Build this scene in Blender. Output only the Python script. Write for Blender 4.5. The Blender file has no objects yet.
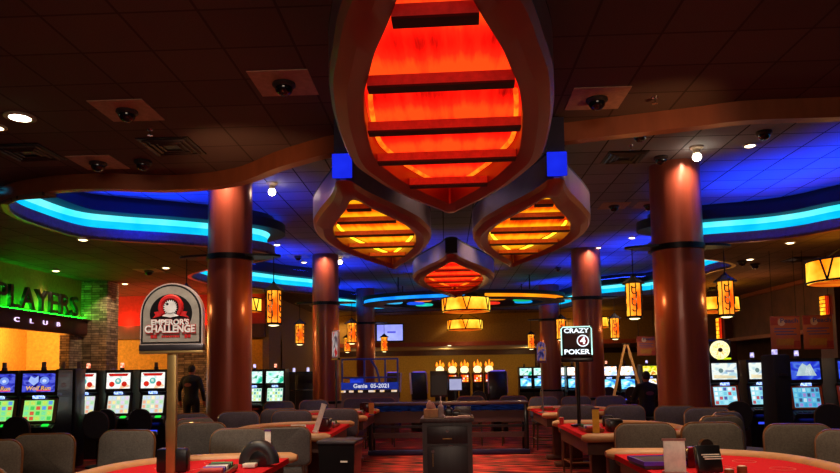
import bpy, bmesh, math, random
from mathutils import Vector, Matrix
from mathutils.geometry import tessellate_polygon
random.seed(7)
PI = math.pi
SC = bpy.context.scene
COL = SC.collection
R = math.radians
# ------------------------------------------------------------------ camera
F, W, H = 680.0, 840.0, 473.0
CAM_Z = 1.65
YAW, PITCH, ROLL = R(2.2), R(4.4), R(-0.9)
CM = Matrix.Rotation(YAW, 3, 'Z') @ Matrix.Rotation(PI/2 + PITCH, 3, 'X') @ Matrix.Rotation(ROLL, 3, 'Z')
C0 = Vector((0, 0, CAM_Z))
_v = CM.transposed() @ Vector((0, 1, 0))
SX = (W/2 + F*_v.x/-_v.z - 446.0)/W
SY = -(H/2 - F*_v.y/-_v.z - 371.0)/W

def ray(px, py):
    v = Vector(((px - W/2 + SX*W)/F, -(py - H/2 - SY*W)/F, -1.0))
    return CM @ v

def at(px, py, z=None, y=None):
    """the point of the place seen at a pixel of the photograph, on a level z or at a depth y"""
    d = ray(px, py)
    t = (z - CAM_Z)/d.z if z is not None else y/d.y
    return C0 + d*t

def proj(p):
    v = CM.transposed() @ (Vector(p) - C0)
    return (W/2 + F*v.x/-v.z - SX*W, H/2 - F*v.y/-v.z + SY*W)

cam = bpy.data.cameras.new('camera')
cam.sensor_width = 36.0; cam.lens = F/W*36.0
cam.shift_x, cam.shift_y = SX, SY
cam.clip_end = 200
co = bpy.data.objects.new('camera', cam); COL.objects.link(co)
co.matrix_world = Matrix.Translation(C0) @ CM.to_4x4()
SC.camera = co

# ------------------------------------------------------------------ objects
def tag(o, label=None, cat=None, group=None, kind=None):
    if label: o['label'] = label
    if cat: o['category'] = cat
    if group: o['group'] = group
    if kind: o['kind'] = kind
    return o

def thing(name, label, cat, loc=(0, 0, 0), rz=0.0, group=None):
    o = bpy.data.objects.new(name, None); COL.objects.link(o)
    o.empty_display_size = .1
    o.location = loc; o.rotation_euler = (0, 0, rz)
    return tag(o, label, cat, group)

KIDS = {}
def dup(src, loc, rz=0.0, label=None, group=None):
    def cp(o, parent):
        c = o.copy(); COL.objects.link(c)
        if parent is not None:
            c.parent = parent
            KIDS.setdefault(parent.name, []).append(c)
        for k in list(KIDS.get(o.name, [])):
            cp(k, c)
        return c
    r = cp(src, None)
    r.location = loc; r.rotation_euler = (0, 0, rz)
    if label: r['label'] = label
    if group: r['group'] = group
    return r

class MB:
    def __init__(s): s.bm = bmesh.new()
    def _add(s, verts, faces, M=None):
        vs = [s.bm.verts.new((M @ Vector(v)) if M is not None else v) for v in verts]
        for f in faces:
            try: s.bm.faces.new([vs[i] for i in f])
            except ValueError: pass
        return vs
    def box(s, c, size, rz=0.0, rx=0.0, ry=0.0, bev=0.0, seg=2, M=None):
        t = bmesh.new()
        bmesh.ops.create_cube(t, size=1.0)
        bmesh.ops.scale(t, vec=size, verts=t.verts)
        if bev > 0:
            bmesh.ops.bevel(t, geom=list(t.edges), offset=bev, segments=seg, affect='EDGES', profile=.5)
        m = Matrix.Translation(c) @ Matrix.Rotation(rz, 4, 'Z') @ Matrix.Rotation(ry, 4, 'Y') @ Matrix.Rotation(rx, 4, 'X')
        if M is not None: m = M @ m
        t.transform(m); s.merge(t); return s
    def merge(s, t):
        me = bpy.data.meshes.new('tmp'); t.to_mesh(me); t.free()
        s.bm.from_mesh(me); bpy.data.meshes.remove(me)
    def lathe(s, prof, c=(0, 0, 0), seg=24, M=None):
        vs, fs, n = [], [], len(prof)
        for i in range(seg):
            a = 2*PI*i/seg
            for r, z in prof: vs.append((c[0] + r*math.cos(a), c[1] + r*math.sin(a), c[2] + z))
        for i in range(seg):
            j = (i + 1) % seg
            for k in range(n - 1):
                fs.append((i*n + k, j*n + k, j*n + k + 1, i*n + k + 1))
        fs.append(tuple(i*n for i in range(seg))[::-1]); fs.append(tuple(i*n + n - 1 for i in range(seg)))
        s._add(vs, fs, M); return s
    def tube(s, pts, r, seg=8, closed=False, flat=1.0, M=None):
        pts = [Vector(p) for p in pts]; n = len(pts)
        rs = r if isinstance(r, (list, tuple)) else [r]*n
        vs, fs = [], []
        up0 = None
        for i, p in enumerate(pts):
            a = pts[(i - 1) % n] if (closed or i > 0) else p
            b = pts[(i + 1) % n] if (closed or i < n - 1) else p
            d = (b - a).normalized()
            if up0 is None:
                up0 = Vector((0, 0, 1)) if abs(d.z) < .95 else Vector((1, 0, 0))
            u = (up0 - d*up0.dot(d))
            if u.length < 1e-5: u = d.orthogonal()
            u.normalize(); up0 = u
            w = d.cross(u)
            for k in range(seg):
                t = 2*PI*(k + .5)/seg
                vs.append(p + (u*math.sin(t)*flat + w*math.cos(t))*rs[i])
        m = n if closed else n - 1
        for i in range(m):
            j = (i + 1) % n
            for k in range(seg):
                l = (k + 1) % seg
                fs.append((i*seg + k, i*seg + l, j*seg + l, j*seg + k))
        if not closed:
            fs.append(tuple(range(seg))[::-1]); fs.append(tuple((n - 1)*seg + k for k in range(seg)))
        s._add(vs, fs, M); return s
    def cyl(s, p0, p1, r0, r1=None, seg=12, M=None):
        return s.tube([p0, p1], [r0, r0 if r1 is None else r1], seg, M=M)
    def prism(s, out, z0, z1, M=None):
        """outline in xy pushed from z0 to z1"""
        n = len(out)
        vs = [(x, y, z0) for x, y in out] + [(x, y, z1) for x, y in out]
        fs = [tuple(range(n))[::-1], tuple(range(n, 2*n))]
        for i in range(n):
            j = (i + 1) % n
            fs.append((i, j, n + j, n + i))
        s._add(vs, fs, M); return s
    def poly(s, out, z, z2=None):
        """a level polygon, any outline, with thickness up to z2"""
        n = len(out)
        tris = tessellate_polygon([[Vector((x, y, 0)) for x, y in out]])
        vs = [(x, y, z) for x, y in out]; fs = [tuple(t) for t in tris]
        if z2 is not None:
            vs += [(x, y, z2) for x, y in out]
            fs += [tuple(n + i for i in t) for t in tris]
            fs += [(i, (i + 1) % n, n + (i + 1) % n, n + i) for i in range(n)]
        s._add(vs, fs); return s
    def sheet(s, rows, closed=False):
        """a grid of points: rows of equal length"""
        n = len(rows[0]); vs = [p for r in rows for p in r]; fs = []
        for i in range(len(rows) - 1):
            for k in range(n if closed else n - 1):
                l = (k + 1) % n
                fs.append((i*n + k, i*n + l, (i + 1)*n + l, (i + 1)*n + k))
        s._add(vs, fs); return s
    def ball(s, c, r, seg=16, scale=(1, 1, 1), M=None):
        t = bmesh.new()
        bmesh.ops.create_uvsphere(t, u_segments=seg, v_segments=max(6, seg//2), radius=r)
        bmesh.ops.scale(t, vec=scale, verts=t.verts)
        m = Matrix.Translation(c)
        t.transform(M @ m if M is not None else m); s.merge(t); return s
    def build(s, name, mat, parent=None, smooth=True, kind=None, ang=35):
        bmesh.ops.recalc_face_normals(s.bm, faces=s.bm.faces)
        me = bpy.data.meshes.new(name); s.bm.to_mesh(me); s.bm.free()
        if smooth:
            me.shade_smooth()
            try: me.set_sharp_from_angle(angle=R(ang))
            except Exception: pass
        o = bpy.data.objects.new(name, me); COL.objects.link(o)
        if mat is not None: me.materials.append(mat)
        if parent is not None:
            o.parent = parent; KIDS.setdefault(parent.name, []).append(o)
        if kind: o['kind'] = kind
        return o

def text(name, body, size, mat, parent, loc, rot=(PI/2, 0, 0), ext=.004, sx=1.0, align='CENTER', shear=0.0, spacing=1.0, bold=0.0):
    cu = bpy.data.curves.new(name, 'FONT')
    cu.body = body; cu.size = size; cu.extrude = ext; cu.align_x = align; cu.align_y = 'CENTER'
    cu.shear = shear; cu.space_character = spacing; cu.offset = bold; cu.resolution_u = 3
    t = bpy.data.objects.new('tmp_text', cu); COL.objects.link(t)
    dg = bpy.context.evaluated_depsgraph_get()
    me = bpy.data.meshes.new_from_object(t.evaluated_get(dg))
    bpy.data.objects.remove(t); bpy.data.curves.remove(cu)
    me.name = name; me.materials.clear(); me.materials.append(mat)
    o = bpy.data.objects.new(name, me); COL.objects.link(o)
    o.location = loc; o.rotation_euler = rot; o.scale = (sx, 1, 1)
    if parent is not None:
        o.parent = parent; KIDS.setdefault(parent.name, []).append(o)
    return o

def spline(P, n=8, closed=False):
    """Catmull-Rom through 2D or 3D points"""
    P = [Vector(p) for p in P]; m = len(P); out = []
    rng = range(m) if closed else range(m - 1)
    for i in rng:
        p0 = P[(i - 1) % m] if closed or i > 0 else P[i]*2 - P[i + 1]
        p1, p2 = P[i], P[(i + 1) % m]
        p3 = P[(i + 2) % m] if closed or i < m - 2 else P[i + 1]*2 - P[i]
        for k in range(n):
            t = k/n
            out.append(.5*((2*p1) + (p2 - p0)*t + (2*p0 - 5*p1 + 4*p2 - p3)*t*t + (3*p1 - p0 - 3*p2 + p3)*t**3))
    if not closed: out.append(P[-1].copy())
    return out

def interp(tab, s):
    for (a, va), (b, vb) in zip(tab, tab[1:]):
        if s <= b: return va + (vb - va)*(s - a)/max(1e-9, b - a)
    return tab[-1][1]

# ------------------------------------------------------------------ materials
def lin(c):
    return tuple((x/255/12.92 if x/255 <= .04045 else ((x/255 + .055)/1.055)**2.4) for x in c) + (1.0,)

class NT:
    def __init__(s, name):
        s.m = bpy.data.materials.new(name); s.m.use_nodes = True
        s.t = s.m.node_tree; s.t.nodes.clear()
        s.out = s.n('ShaderNodeOutputMaterial')
    def n(s, typ, **kw):
        x = s.t.nodes.new(typ)
        for k, v in kw.items():
            if k in x.inputs: x.inputs[k].default_value = v
            else: setattr(x, k, v)
        return x
    def l(s, a, b): s.t.links.new(a, b)
    def ramp(s, fac, stops, interp='LINEAR'):
        r = s.n('ShaderNodeValToRGB'); e = r.color_ramp; e.interpolation = interp
        while len(e.elements) < len(stops): e.elements.new(.5)
        for el, (p, c) in zip(e.elements, stops): el.position = p; el.color = c
        s.l(fac, r.inputs['Fac']); return r.outputs['Color']

def surf(name, col, rough=.5, metal=0.0, var=.18, scale=14.0, stretch=(1, 1, 1), bump=0.0, coat=0.0, spec=.5, coord='Object'):
    """a painted, wooden, cloth or metal surface with a little mottling of its own"""
    T = NT(name); c = lin(col)
    tc = T.n('ShaderNodeTexCoord'); mp = T.n('ShaderNodeMapping'); mp.inputs['Scale'].default_value = stretch
    T.l(tc.outputs[coord], mp.inputs['Vector'])
    nz = T.n('ShaderNodeTexNoise', Scale=scale, Detail=4.0, Roughness=.6); T.l(mp.outputs[0], nz.inputs['Vector'])
    lo = tuple(x*(1 - var) for x in c[:3]) + (1,); hi = tuple(min(1, x*(1 + var)) for x in c[:3]) + (1,)
    b = T.n('ShaderNodeBsdfPrincipled', Roughness=rough, Metallic=metal)
    b.inputs['Coat Weight'].default_value = coat; b.inputs['Specular IOR Level'].default_value = spec
    T.l(T.ramp(nz.outputs['Fac'], [(.3, lo), (.7, hi)]), b.inputs['Base Color'])
    if bump > 0:
        bp = T.n('ShaderNodeBump', Strength=bump, Distance=.02); T.l(nz.outputs['Fac'], bp.inputs['Height'])
        T.l(bp.outputs[0], b.inputs['Normal'])
    T.l(b.outputs[0], T.out.inputs['Surface']); return T.m

def glow(name, col, strength, col2=None, scale=6.0, stretch=(1, 1, 1), coord='Object', lo=.35, hi=.65, detail=3.0):
    """a lamp, a lit diffuser or a lit sign face, mottled between two colours"""
    T = NT(name); e = T.n('ShaderNodeEmission', Strength=strength)
    if col2 is None: col2 = tuple(x*.85 for x in col)
    tc = T.n('ShaderNodeTexCoord'); mp = T.n('ShaderNodeMapping'); mp.inputs['Scale'].default_value = stretch
    T.l(tc.outputs[coord], mp.inputs['Vector'])
    nz = T.n('ShaderNodeTexNoise', Scale=scale, Detail=detail); T.l(mp.outputs[0], nz.inputs['Vector'])
    T.l(T.ramp(nz.outputs['Fac'], [(lo, lin(col2)), (hi, lin(col))]), e.inputs['Color'])
    T.l(e.outputs[0], T.out.inputs['Surface']); return T.m

def tiles(name, col, line, size=.61, mortar=.012, rough=.85, var=.12):
    T = NT(name); tc = T.n('ShaderNodeTexCoord')
    br = T.n('ShaderNodeTexBrick', offset=0.0, squash=1.0)
    br.inputs['Scale'].default_value = 1.0; br.inputs['Mortar Size'].default_value = mortar
    br.inputs['Brick Width'].default_value = size; br.inputs['Row Height'].default_value = size
    br.inputs['Mortar Smooth'].default_value = .1
    c = lin(col)
    br.inputs['Color1'].default_value = tuple(x*(1 - var) for x in c[:3]) + (1,)
    br.inputs['Color2'].default_value = tuple(x*(1 + var) for x in c[:3]) + (1,)
    br.inputs['Mortar'].default_value = lin(line)
    T.l(tc.outputs['Object'], br.inputs['Vector'])
    nz = T.n('ShaderNodeTexNoise', Scale=90.0, Detail=2.0); T.l(tc.outputs['Object'], nz.inputs['Vector'])
    b = T.n('ShaderNodeBsdfPrincipled', Roughness=rough)
    b.inputs['Specular IOR Level'].default_value = .2
    mx = T.n('ShaderNodeMixRGB', blend_type='MULTIPLY', Fac=.5)
    T.l(br.outputs['Color'], mx.inputs[1]); T.l(T.ramp(nz.outputs['Fac'], [(.3, (.6, .6, .6, 1)), (.7, (1, 1, 1, 1))]), mx.inputs[2])
    T.l(mx.outputs[0], b.inputs['Base Color']); T.l(b.outputs[0], T.out.inputs['Surface']); return T.m

def carpet(name):
    T = NT(name); tc = T.n('ShaderNodeTexCoord')
    mp = T.n('ShaderNodeMapping'); mp.inputs['Scale'].default_value = (1.0, 1.1, 1); T.l(tc.outputs['Object'], mp.inputs['Vector'])
    vo = T.n('ShaderNodeTexVoronoi', feature='F1', Scale=2.2); vo.inputs['Randomness'].default_value = .55
    T.l(mp.outputs[0], vo.inputs['Vector'])
    wv = T.n('ShaderNodeTexWave', wave_type='RINGS', Scale=.7, Distortion=7.0, Detail=2.0); T.l(mp.outputs[0], wv.inputs['Vector'])
    c1 = T.ramp(vo.outputs['Distance'], [(0, lin((215, 120, 70))), (.18, lin((190, 40, 40))), (.42, lin((120, 22, 24))), (.6, lin((22, 10, 14)))])
    c2 = T.ramp(wv.outputs['Fac'], [(.2, lin((120, 20, 30))), (.5, lin((215, 50, 42))), (.62, lin((235, 160, 110))), (.75, lin((30, 16, 22)))])
    mx = T.n('ShaderNodeMixRGB', Fac=.5); T.l(c1, mx.inputs[1]); T.l(c2, mx.inputs[2])
    b = T.n('ShaderNodeBsdfPrincipled', Roughness=.95); b.inputs['Specular IOR Level'].default_value = .1
    T.l(mx.outputs[0], b.inputs['Base Color']); T.l(b.outputs[0], T.out.inputs['Surface']); return T.m

def stone(name):
    T = NT(name); tc = T.n('ShaderNodeTexCoord')
    # courses read round the corner: x+y runs along the wall, z up it
    sp = T.n('ShaderNodeSeparateXYZ'); T.l(tc.outputs['Object'], sp.inputs[0])
    ad = T.n('ShaderNodeMath', operation='ADD'); T.l(sp.outputs[0], ad.inputs[0]); T.l(sp.outputs[1], ad.inputs[1])
    cb = T.n('ShaderNodeCombineXYZ'); T.l(ad.outputs[0], cb.inputs[0]); T.l(sp.outputs[2], cb.inputs[1])
    br = T.n('ShaderNodeTexBrick', offset=.37, squash=.7)
    br.inputs['Scale'].default_value = 1.0; br.inputs['Brick Width'].default_value = .30; br.inputs['Row Height'].default_value = .062
    br.inputs['Mortar Size'].default_value = .006; br.inputs['Mortar Smooth'].default_value = .5
    br.inputs['Color1'].default_value = lin((205, 180, 140)); br.inputs['Color2'].default_value = lin((120, 102, 78)); br.inputs['Mortar'].default_value = lin((26, 20, 16))
    T.l(cb.outputs[0], br.inputs['Vector'])
    nz = T.n('ShaderNodeTexNoise', Scale=9.0, Detail=5.0); T.l(tc.outputs['Object'], nz.inputs['Vector'])
    mx = T.n('ShaderNodeMixRGB', blend_type='MULTIPLY', Fac=.8); T.l(br.outputs['Color'], mx.inputs[1])
    T.l(T.ramp(nz.outputs['Fac'], [(.3, (.45, .42, .4, 1)), (.7, (1.2, 1.15, 1.1, 1))]), mx.inputs[2])
    b = T.n('ShaderNodeBsdfPrincipled', Roughness=.9)
    bp = T.n('ShaderNodeBump', Strength=.9, Distance=.05); T.l(br.outputs['Color'], bp.inputs['Height']); T.l(bp.outputs[0], b.inputs['Normal'])
    T.l(mx.outputs[0], b.inputs['Base Color']); T.l(b.outputs[0], T.out.inputs['Surface']); return T.m

def screen(name, palette, nx, nz, strength, bg=None, gap=.15, seed=0.0):
    """a lit game screen: a grid of coloured symbols on a background"""
    T = NT(name); tc = T.n('ShaderNodeTexCoord'); sp = T.n('ShaderNodeSeparateXYZ'); T.l(tc.outputs['Generated'], sp.inputs[0])
    cell, inside = [], []
    for k, n in ((0, nx), (2, nz)):
        mu = T.n('ShaderNodeMath', operation='MULTIPLY'); T.l(sp.outputs[k], mu.inputs[0]); mu.inputs[1].default_value = n
        fl = T.n('ShaderNodeMath', operation='FLOOR'); T.l(mu.outputs[0], fl.inputs[0]); cell.append(fl)
        fr = T.n('ShaderNodeMath', operation='FRACT'); T.l(mu.outputs[0], fr.inputs[0])
        sb = T.n('ShaderNodeMath', operation='SUBTRACT'); T.l(fr.outputs[0], sb.inputs[0]); sb.inputs[1].default_value = .5
        ab = T.n('ShaderNodeMath', operation='ABSOLUTE'); T.l(sb.outputs[0], ab.inputs[0])
        ls = T.n('ShaderNodeMath', operation='LESS_THAN'); T.l(ab.outputs[0], ls.inputs[0]); ls.inputs[1].default_value = .5 - gap; inside.append(ls)
    cb = T.n('ShaderNodeCombineXYZ'); T.l(cell[0].outputs[0], cb.inputs[0]); T.l(cell[1].outputs[0], cb.inputs[1]); cb.inputs[2].default_value = seed
    wn = T.n('ShaderNodeTexWhiteNoise'); T.l(cb.outputs[0], wn.inputs['Vector'])
    k = len(palette)
    c = T.ramp(wn.outputs['Value'], [(i/k, lin(p)) for i, p in enumerate(palette)], 'CONSTANT')
    nzt = T.n('ShaderNodeTexNoise', Scale=16.0, Detail=4.0); T.l(tc.outputs['Generated'], nzt.inputs['Vector'])
    m0 = T.n('ShaderNodeMixRGB', blend_type='OVERLAY', Fac=.75); T.l(c, m0.inputs[1]); T.l(nzt.outputs['Color'], m0.inputs[2])
    both = T.n('ShaderNodeMath', operation='MULTIPLY'); T.l(inside[0].outputs[0], both.inputs[0]); T.l(inside[1].outputs[0], both.inputs[1])
    mx = T.n('ShaderNodeMixRGB'); T.l(both.outputs[0], mx.inputs[0]); mx.inputs[1].default_value = lin(bg or (20, 30, 60)); T.l(m0.outputs[0], mx.inputs[2])
    e = T.n('ShaderNodeEmission', Strength=strength); T.l(mx.outputs[0], e.inputs['Color'])
    T.l(e.outputs[0], T.out.inputs['Surface']); return T.m

def picture(name, stops, scale, strength, stretch=(1, 1, 1), seed=0.0):
    """a lit title screen: soft patches of several colours"""
    T = NT(name); tc = T.n('ShaderNodeTexCoord'); mp = T.n('ShaderNodeMapping'); mp.inputs['Scale'].default_value = stretch
    mp.inputs['Location'].default_value = (seed, seed, seed)
    T.l(tc.outputs['Generated'], mp.inputs['Vector'])
    nz = T.n('ShaderNodeTexNoise', Scale=scale*.8, Detail=1.2, Distortion=.5); T.l(mp.outputs[0], nz.inputs['Vector'])
    e = T.n('ShaderNodeEmission', Strength=strength)
    T.l(T.ramp(nz.outputs['Fac'], [(p, lin(c)) for p, c in stops]), e.inputs['Color'])
    T.l(e.outputs[0], T.out.inputs['Surface']); return T.m

def lamp(name, typ, loc, col, power, target=None, size=.1, spot=90, blend=.6, sy=None):
    l = bpy.data.lights.new(name, typ); l.energy = power; l.color = col
    if typ == 'POINT': l.shadow_soft_size = size
    if typ == 'SPOT': l.spot_size = R(spot); l.spot_blend = blend; l.shadow_soft_size = size
    if typ == 'AREA':
        l.size = size
        if sy: l.shape = 'RECTANGLE'; l.size_y = sy
    o = bpy.data.objects.new(name, l); COL.objects.link(o); o.location = loc
    if target is not None:
        o.rotation_euler = (Vector(target) - Vector(loc)).to_track_quat('-Z', 'Y').to_euler()
    return o

SC.view_settings.view_transform = 'Standard'
SC.view_settings.look = 'None'
SC.view_settings.gamma = 1.0
SC.view_settings.use_curve_mapping = False
SC.view_settings.exposure = 0.25
SC.cycles.use_denoising = True
SC.cycles.max_bounces = 6
SC.cycles.sample_clamp_indirect = 4.0
wd = bpy.data.worlds.new('world'); SC.world = wd; wd.use_nodes = True
wd.node_tree.nodes['Background'].inputs[0].default_value = (.05, .035, .03, 1)
wd.node_tree.nodes['Background'].inputs[1].default_value = .5
# ================================================================== the room
Z_NEAR, Z_RAISED, Z_SOFFIT = 4.40, 4.98, 4.15
M_NEAR = tiles('dark_brown_ceiling_tile', (100, 82, 74), (70, 56, 50))
M_TILE = tiles('grey_brown_ceiling_tile', (136, 136, 146), (34, 32, 38))
M_SOFF = tiles('soffit_tile', (120, 92, 74), (50, 36, 30))
M_COPPER = surf('copper_laminate', (150, 82, 50), .38, .35, .22, 3.0, (1, 1, .3))
M_MAROON = surf('maroon_wood', (74, 30, 22), .5, 0, .25, 6, (1, 1, .2))
M_DARK = surf('black_paint', (16, 14, 16), .6)
M_LIP = surf('lilac_painted_plaster', (120, 110, 140), .7)
M_CYAN = glow('cyan_lit_cove_wall', (20, 205, 255), 1.0, (0, 180, 255), 2.0)  # light falling on the cove wall is put into its emission
M_CYAN2 = glow('pale_cyan_lit_cove_wall', (110, 240, 255), 1.15, (60, 225, 255), 2.0)  # brighter upper part of the lit wall, painted as a paler band
M_BLUELED = glow('blue_led_tape', (40, 70, 255), 7.0)
M_WALL = surf('olive_wall_paint', (150, 112, 50), .8)
M_WALLD = surf('dark_brown_wall', (96, 60, 44), .7, 0, .3, 2.5)
M_YELLOW = surf('yellow_wall_paint', (240, 186, 80), .85)
M_RED = surf('red_lit_wall', (170, 40, 28), .8)  # red of the wash light is put into the wall colour
M_STONE = stone('stacked_stone')
M_CARPET = carpet('patterned_carpet')

MB().box((0, 15, -.05), (32, 46, .1)).build('floor', M_CARPET, kind='structure', smooth=False)

# --- where the near ceiling ends: the copper ribbon, read on its top edge
rib_px = [(0, 188), (43, 177), (100, 173.4), (174, 175), (234, 168), (280, 150), (337, 134), (395, 127), (450, 125),
          (500, 125), (551, 124), (610, 117), (694, 107), (747, 100.5), (840, 97)]
A = [at(x, y, z=Z_NEAR) for x, y in rib_px]
A = [(p.x, p.y) for p in A]
A_left = [(-9.5, 12.6), (-8.0, 11.0)]
A_right = [(5.2, 6.95), (6.4, 7.3), (8.0, 8.4), (9.3, 9.6), (10.5, 10.6)]
path_a = [(v.x, v.y) for v in spline([(x, y) for x, y in A_left + A + A_right], 6)]
# near ceiling
MB().poly([(-14, -6)] + [(-14, 15)] + path_a + [(14.5, 12), (14.5, -6)], Z_NEAR, Z_NEAR + .06).build('ceiling', M_NEAR, kind='structure', smooth=False)
MB().poly([(-12, 5.5), (-12, 31), (13, 31), (13, 5.5)], Z_RAISED, Z_RAISED + .08).build('ceiling_raised', M_TILE, kind='structure', smooth=False)

def offset_path(path, d):
    out = []
    n = len(path)
    for i, p in enumerate(path):
        a = Vector(path[max(0, i - 1)]); b = Vector(path[min(n - 1, i + 1)])
        t = (b - a).normalized()
        out.append((p[0] - t.y*d, p[1] + t.x*d))
    return out
back_a = offset_path(path_a, .14)
rows = [[(x, y, Z_NEAR) for x, y in path_a], [(x, y, 4.19) for x, y in path_a], [(x, y, 4.19) for x, y in back_a], [(x, y, Z_RAISED) for x, y in back_a]]
MB().sheet(rows).build('trim_1', M_COPPER, kind='structure')

# --- the far soffit's wavy edge, read on its lower edge at the soffit's level
def S(x, y, z=Z_SOFFIT): p = at(x, y, z=z); return (p.x, p.y)
_j = A[1]
B = [(_j[0] + .1, _j[1] + .16), S(15, 201), S(9.5, 208), S(17, 216), S(37, 224), S(79, 236.5), S(118, 240.5), S(168, 243.5), S(210, 246.5), S(250, 250), (-3.62, 13.95),
     (-3.75, 14.6), (-4.6, 15.3), (-5.8, 16.1), (-6.5, 17.2), (-6.3, 18.9), S(253, 288), S(285, 291.5), S(313, 294), (-3.75, 22.3),
     (-3.9, 23.2), (-4.7, 24.2), (-4.9, 25.4), S(339, 310), S(358, 312), (-2.9, 28.9), (-1.2, 28.4), (.4, 28.2), (2.0, 28.4), (3.6, 28.7), S(559, 309.5), (5.3, 26.0),
     (5.2, 24.6), (4.6, 23.6), S(592, 299.5), S(625, 297), S(656, 294.5), (7.0, 18.6), (7.2, 17.2), (6.4, 16.2), (5.2, 15.5), (4.5, 15.0),
     S(660, 249.5), S(700.5, 245), S(760, 240.7), S(800, 236), S(840, 229), (8.3, 11.9), (8.6, 10.8), (8.0, 9.2), (7.0, 8.0)]
path_b = [(v.x, v.y) for v in spline(B, 6)]
wall_l, wall_r, back_y = -9.5, 10.5, 36.0
outer = [(wall_l - 5, 12.5), (wall_l - 5, back_y + 1), (wall_r + 4, back_y + 1), (wall_r + 4, 10.6)]
left_a = [p for p in path_a if p[0] < _j[0] + .1]
right_a = [p for p in path_a if p[0] > 6.9]
pol = outer + right_a[::-1] + path_b[::-1] + left_a[::-1]
MB().poly(pol, Z_SOFFIT, Z_SOFFIT + .05).build('ceiling_soffit', M_SOFF, kind='structure', smooth=False)

# the cove stack, from the lip up: lilac lip, lit channel, black crown, and the blue tape lamp behind the crown
def off(d): return offset_path(path_b, -d)[9:]
p0, pm, pc, pk, pt = off(0), off(-.03), off(-.16), off(.22), off(-.02)
def strip(rows, name, m): return MB().sheet([[(x, y, z) for x, y in p] for p, z in rows]).build(name, m, kind='structure')
strip([(off(-.10), 4.145), (p0, 4.145), (p0, 4.185)], 'trim_2', M_COPPER)
strip([(p0, 4.18), (p0, 4.36), (pc, 4.36)], 'trim_3', M_LIP)
strip([(pc, 4.33), (pc, 4.53)], 'cove_light_1', M_CYAN)
strip([(pc, 4.53), (off(-.10), 4.63)], 'cove_light_2', M_CYAN2)
strip([(pc, 4.63), (pk, 4.63), (pk, 4.82), (pt, 4.82), (pt, Z_RAISED)], 'trim_4', M_DARK)
strip([(off(.06), 4.826), (off(.06), 4.85), (off(.02), 4.85)], 'cove_light_3', M_BLUELED)

# --- walls
def wall(name, c, size, m): return MB().box(c, size).build(name, m, kind='structure', smooth=False)
wall('wall_left', (wall_l - .1, 6.5, 2.1), (.2, 13.2, 4.2), M_WALLD)                    # solid up to the club opening
wall('wall_left_upper', (wall_l - .1, 15.35, 3.63), (.2, 4.5, 1.06), M_WALL)
wall('wall_left_inner', (-13.4, 16, 2), (.2, 12, 4.2), M_YELLOW)
wall('wall_left_end', (-11.5, 10.9, 2), (4, .2, 4.2), M_YELLOW)
wall('wall_left_back', (-12.2, 21.2, 2.05), (7.6, .2, 4.15), M_YELLOW)
wall('trim_5', (-9.40, 15.35, 2.91), (.16, 4.5, .38), M_MAROON)
wall('trim_6', (-9.36, 15.35, 3.115), (.3, 4.5, .03), M_MAROON)
# the red bay beyond the stone pillar
wall('wall_alcove_upper', (-8.6, 21.0, 3.68), (6.0, .2, .96), M_RED)
wall('trim_7', (-8.6, 20.93, 3.0), (6.0, .24, .42), M_MAROON)
wall('wall_alcove', (-7.7, 22.6, 1.4), (4.4, .2, 2.8), M_YELLOW)
wall('wall_alcove_side', (-5.6, 25.5, 2.1), (.2, 9, 4.2), M_WALL)
# far bulkhead and the wall under it
wall('wall_back_upper', (.5, 30.1, 3.46), (22, .2, 1.42), M_WALL)
wall('trim_8', (.5, 29.95, 2.83), (22, .12, .18), surf('orange_stained_beam', (150, 62, 26), .5))
wall('ceiling_recess', (.5, 33.1, 2.76), (22, 6, .04), surf('cream_plaster', (170, 140, 90), .85))
wall('trim_9', (.5, 35.9, 2.6), (22, .2, .26), M_MAROON)
wall('wall_back', (.5, 36.1, 1.4), (22, .2, 2.8), surf('mustard_wall_paint', (190, 150, 62), .85))
wall('trim_10', (4.9, 35.9, 1.4), (.45, .2, 2.7), M_MAROON)
wall('trim_11', (-5.9, 35.9, 1.4), (.3, .2, 2.7), M_MAROON)
# right
wall('wall_right', (wall_r + .1, 22, 3.4), (.2, 24, 1.56), M_WALLD)
wall('trim_12', (wall_r - .03, 22, 2.62), (.2, 24, .12), surf('amber_stained_rail', (140, 66, 34), .45))
wall('trim_13', (wall_r - .02, 22, 4.09), (.16, 24, .12), surf('amber_stained_rail_upper', (140, 70, 36), .45))
wall('wall_right_inner', (13.2, 20, 2.1), (.2, 33, 4.2), M_WALLD)
for k, yy in enumerate((18.6, 25.7)):
    wall('trim_%d' % (14 + k), (wall_r - .06, yy, 2.07), (.4, .8, 4.14), M_MAROON)
# stone
MB().box((-9.14, 17.62, 2.07), (.72, .62, 4.14), bev=.03).build('wall_stone_pier', M_STONE, kind='structure', smooth=False)
MB().box((-9.56, 17.0, 1.36), (.26, .60, 2.72), bev=.02).build('wall_stone_jamb', M_STONE, kind='structure', smooth=False)
MB().box((-7.55, 20.5, 1.4), (1.5, .7, 2.78), bev=.03).build('wall_stone_alcove', M_STONE, kind='structure', smooth=False)

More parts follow.
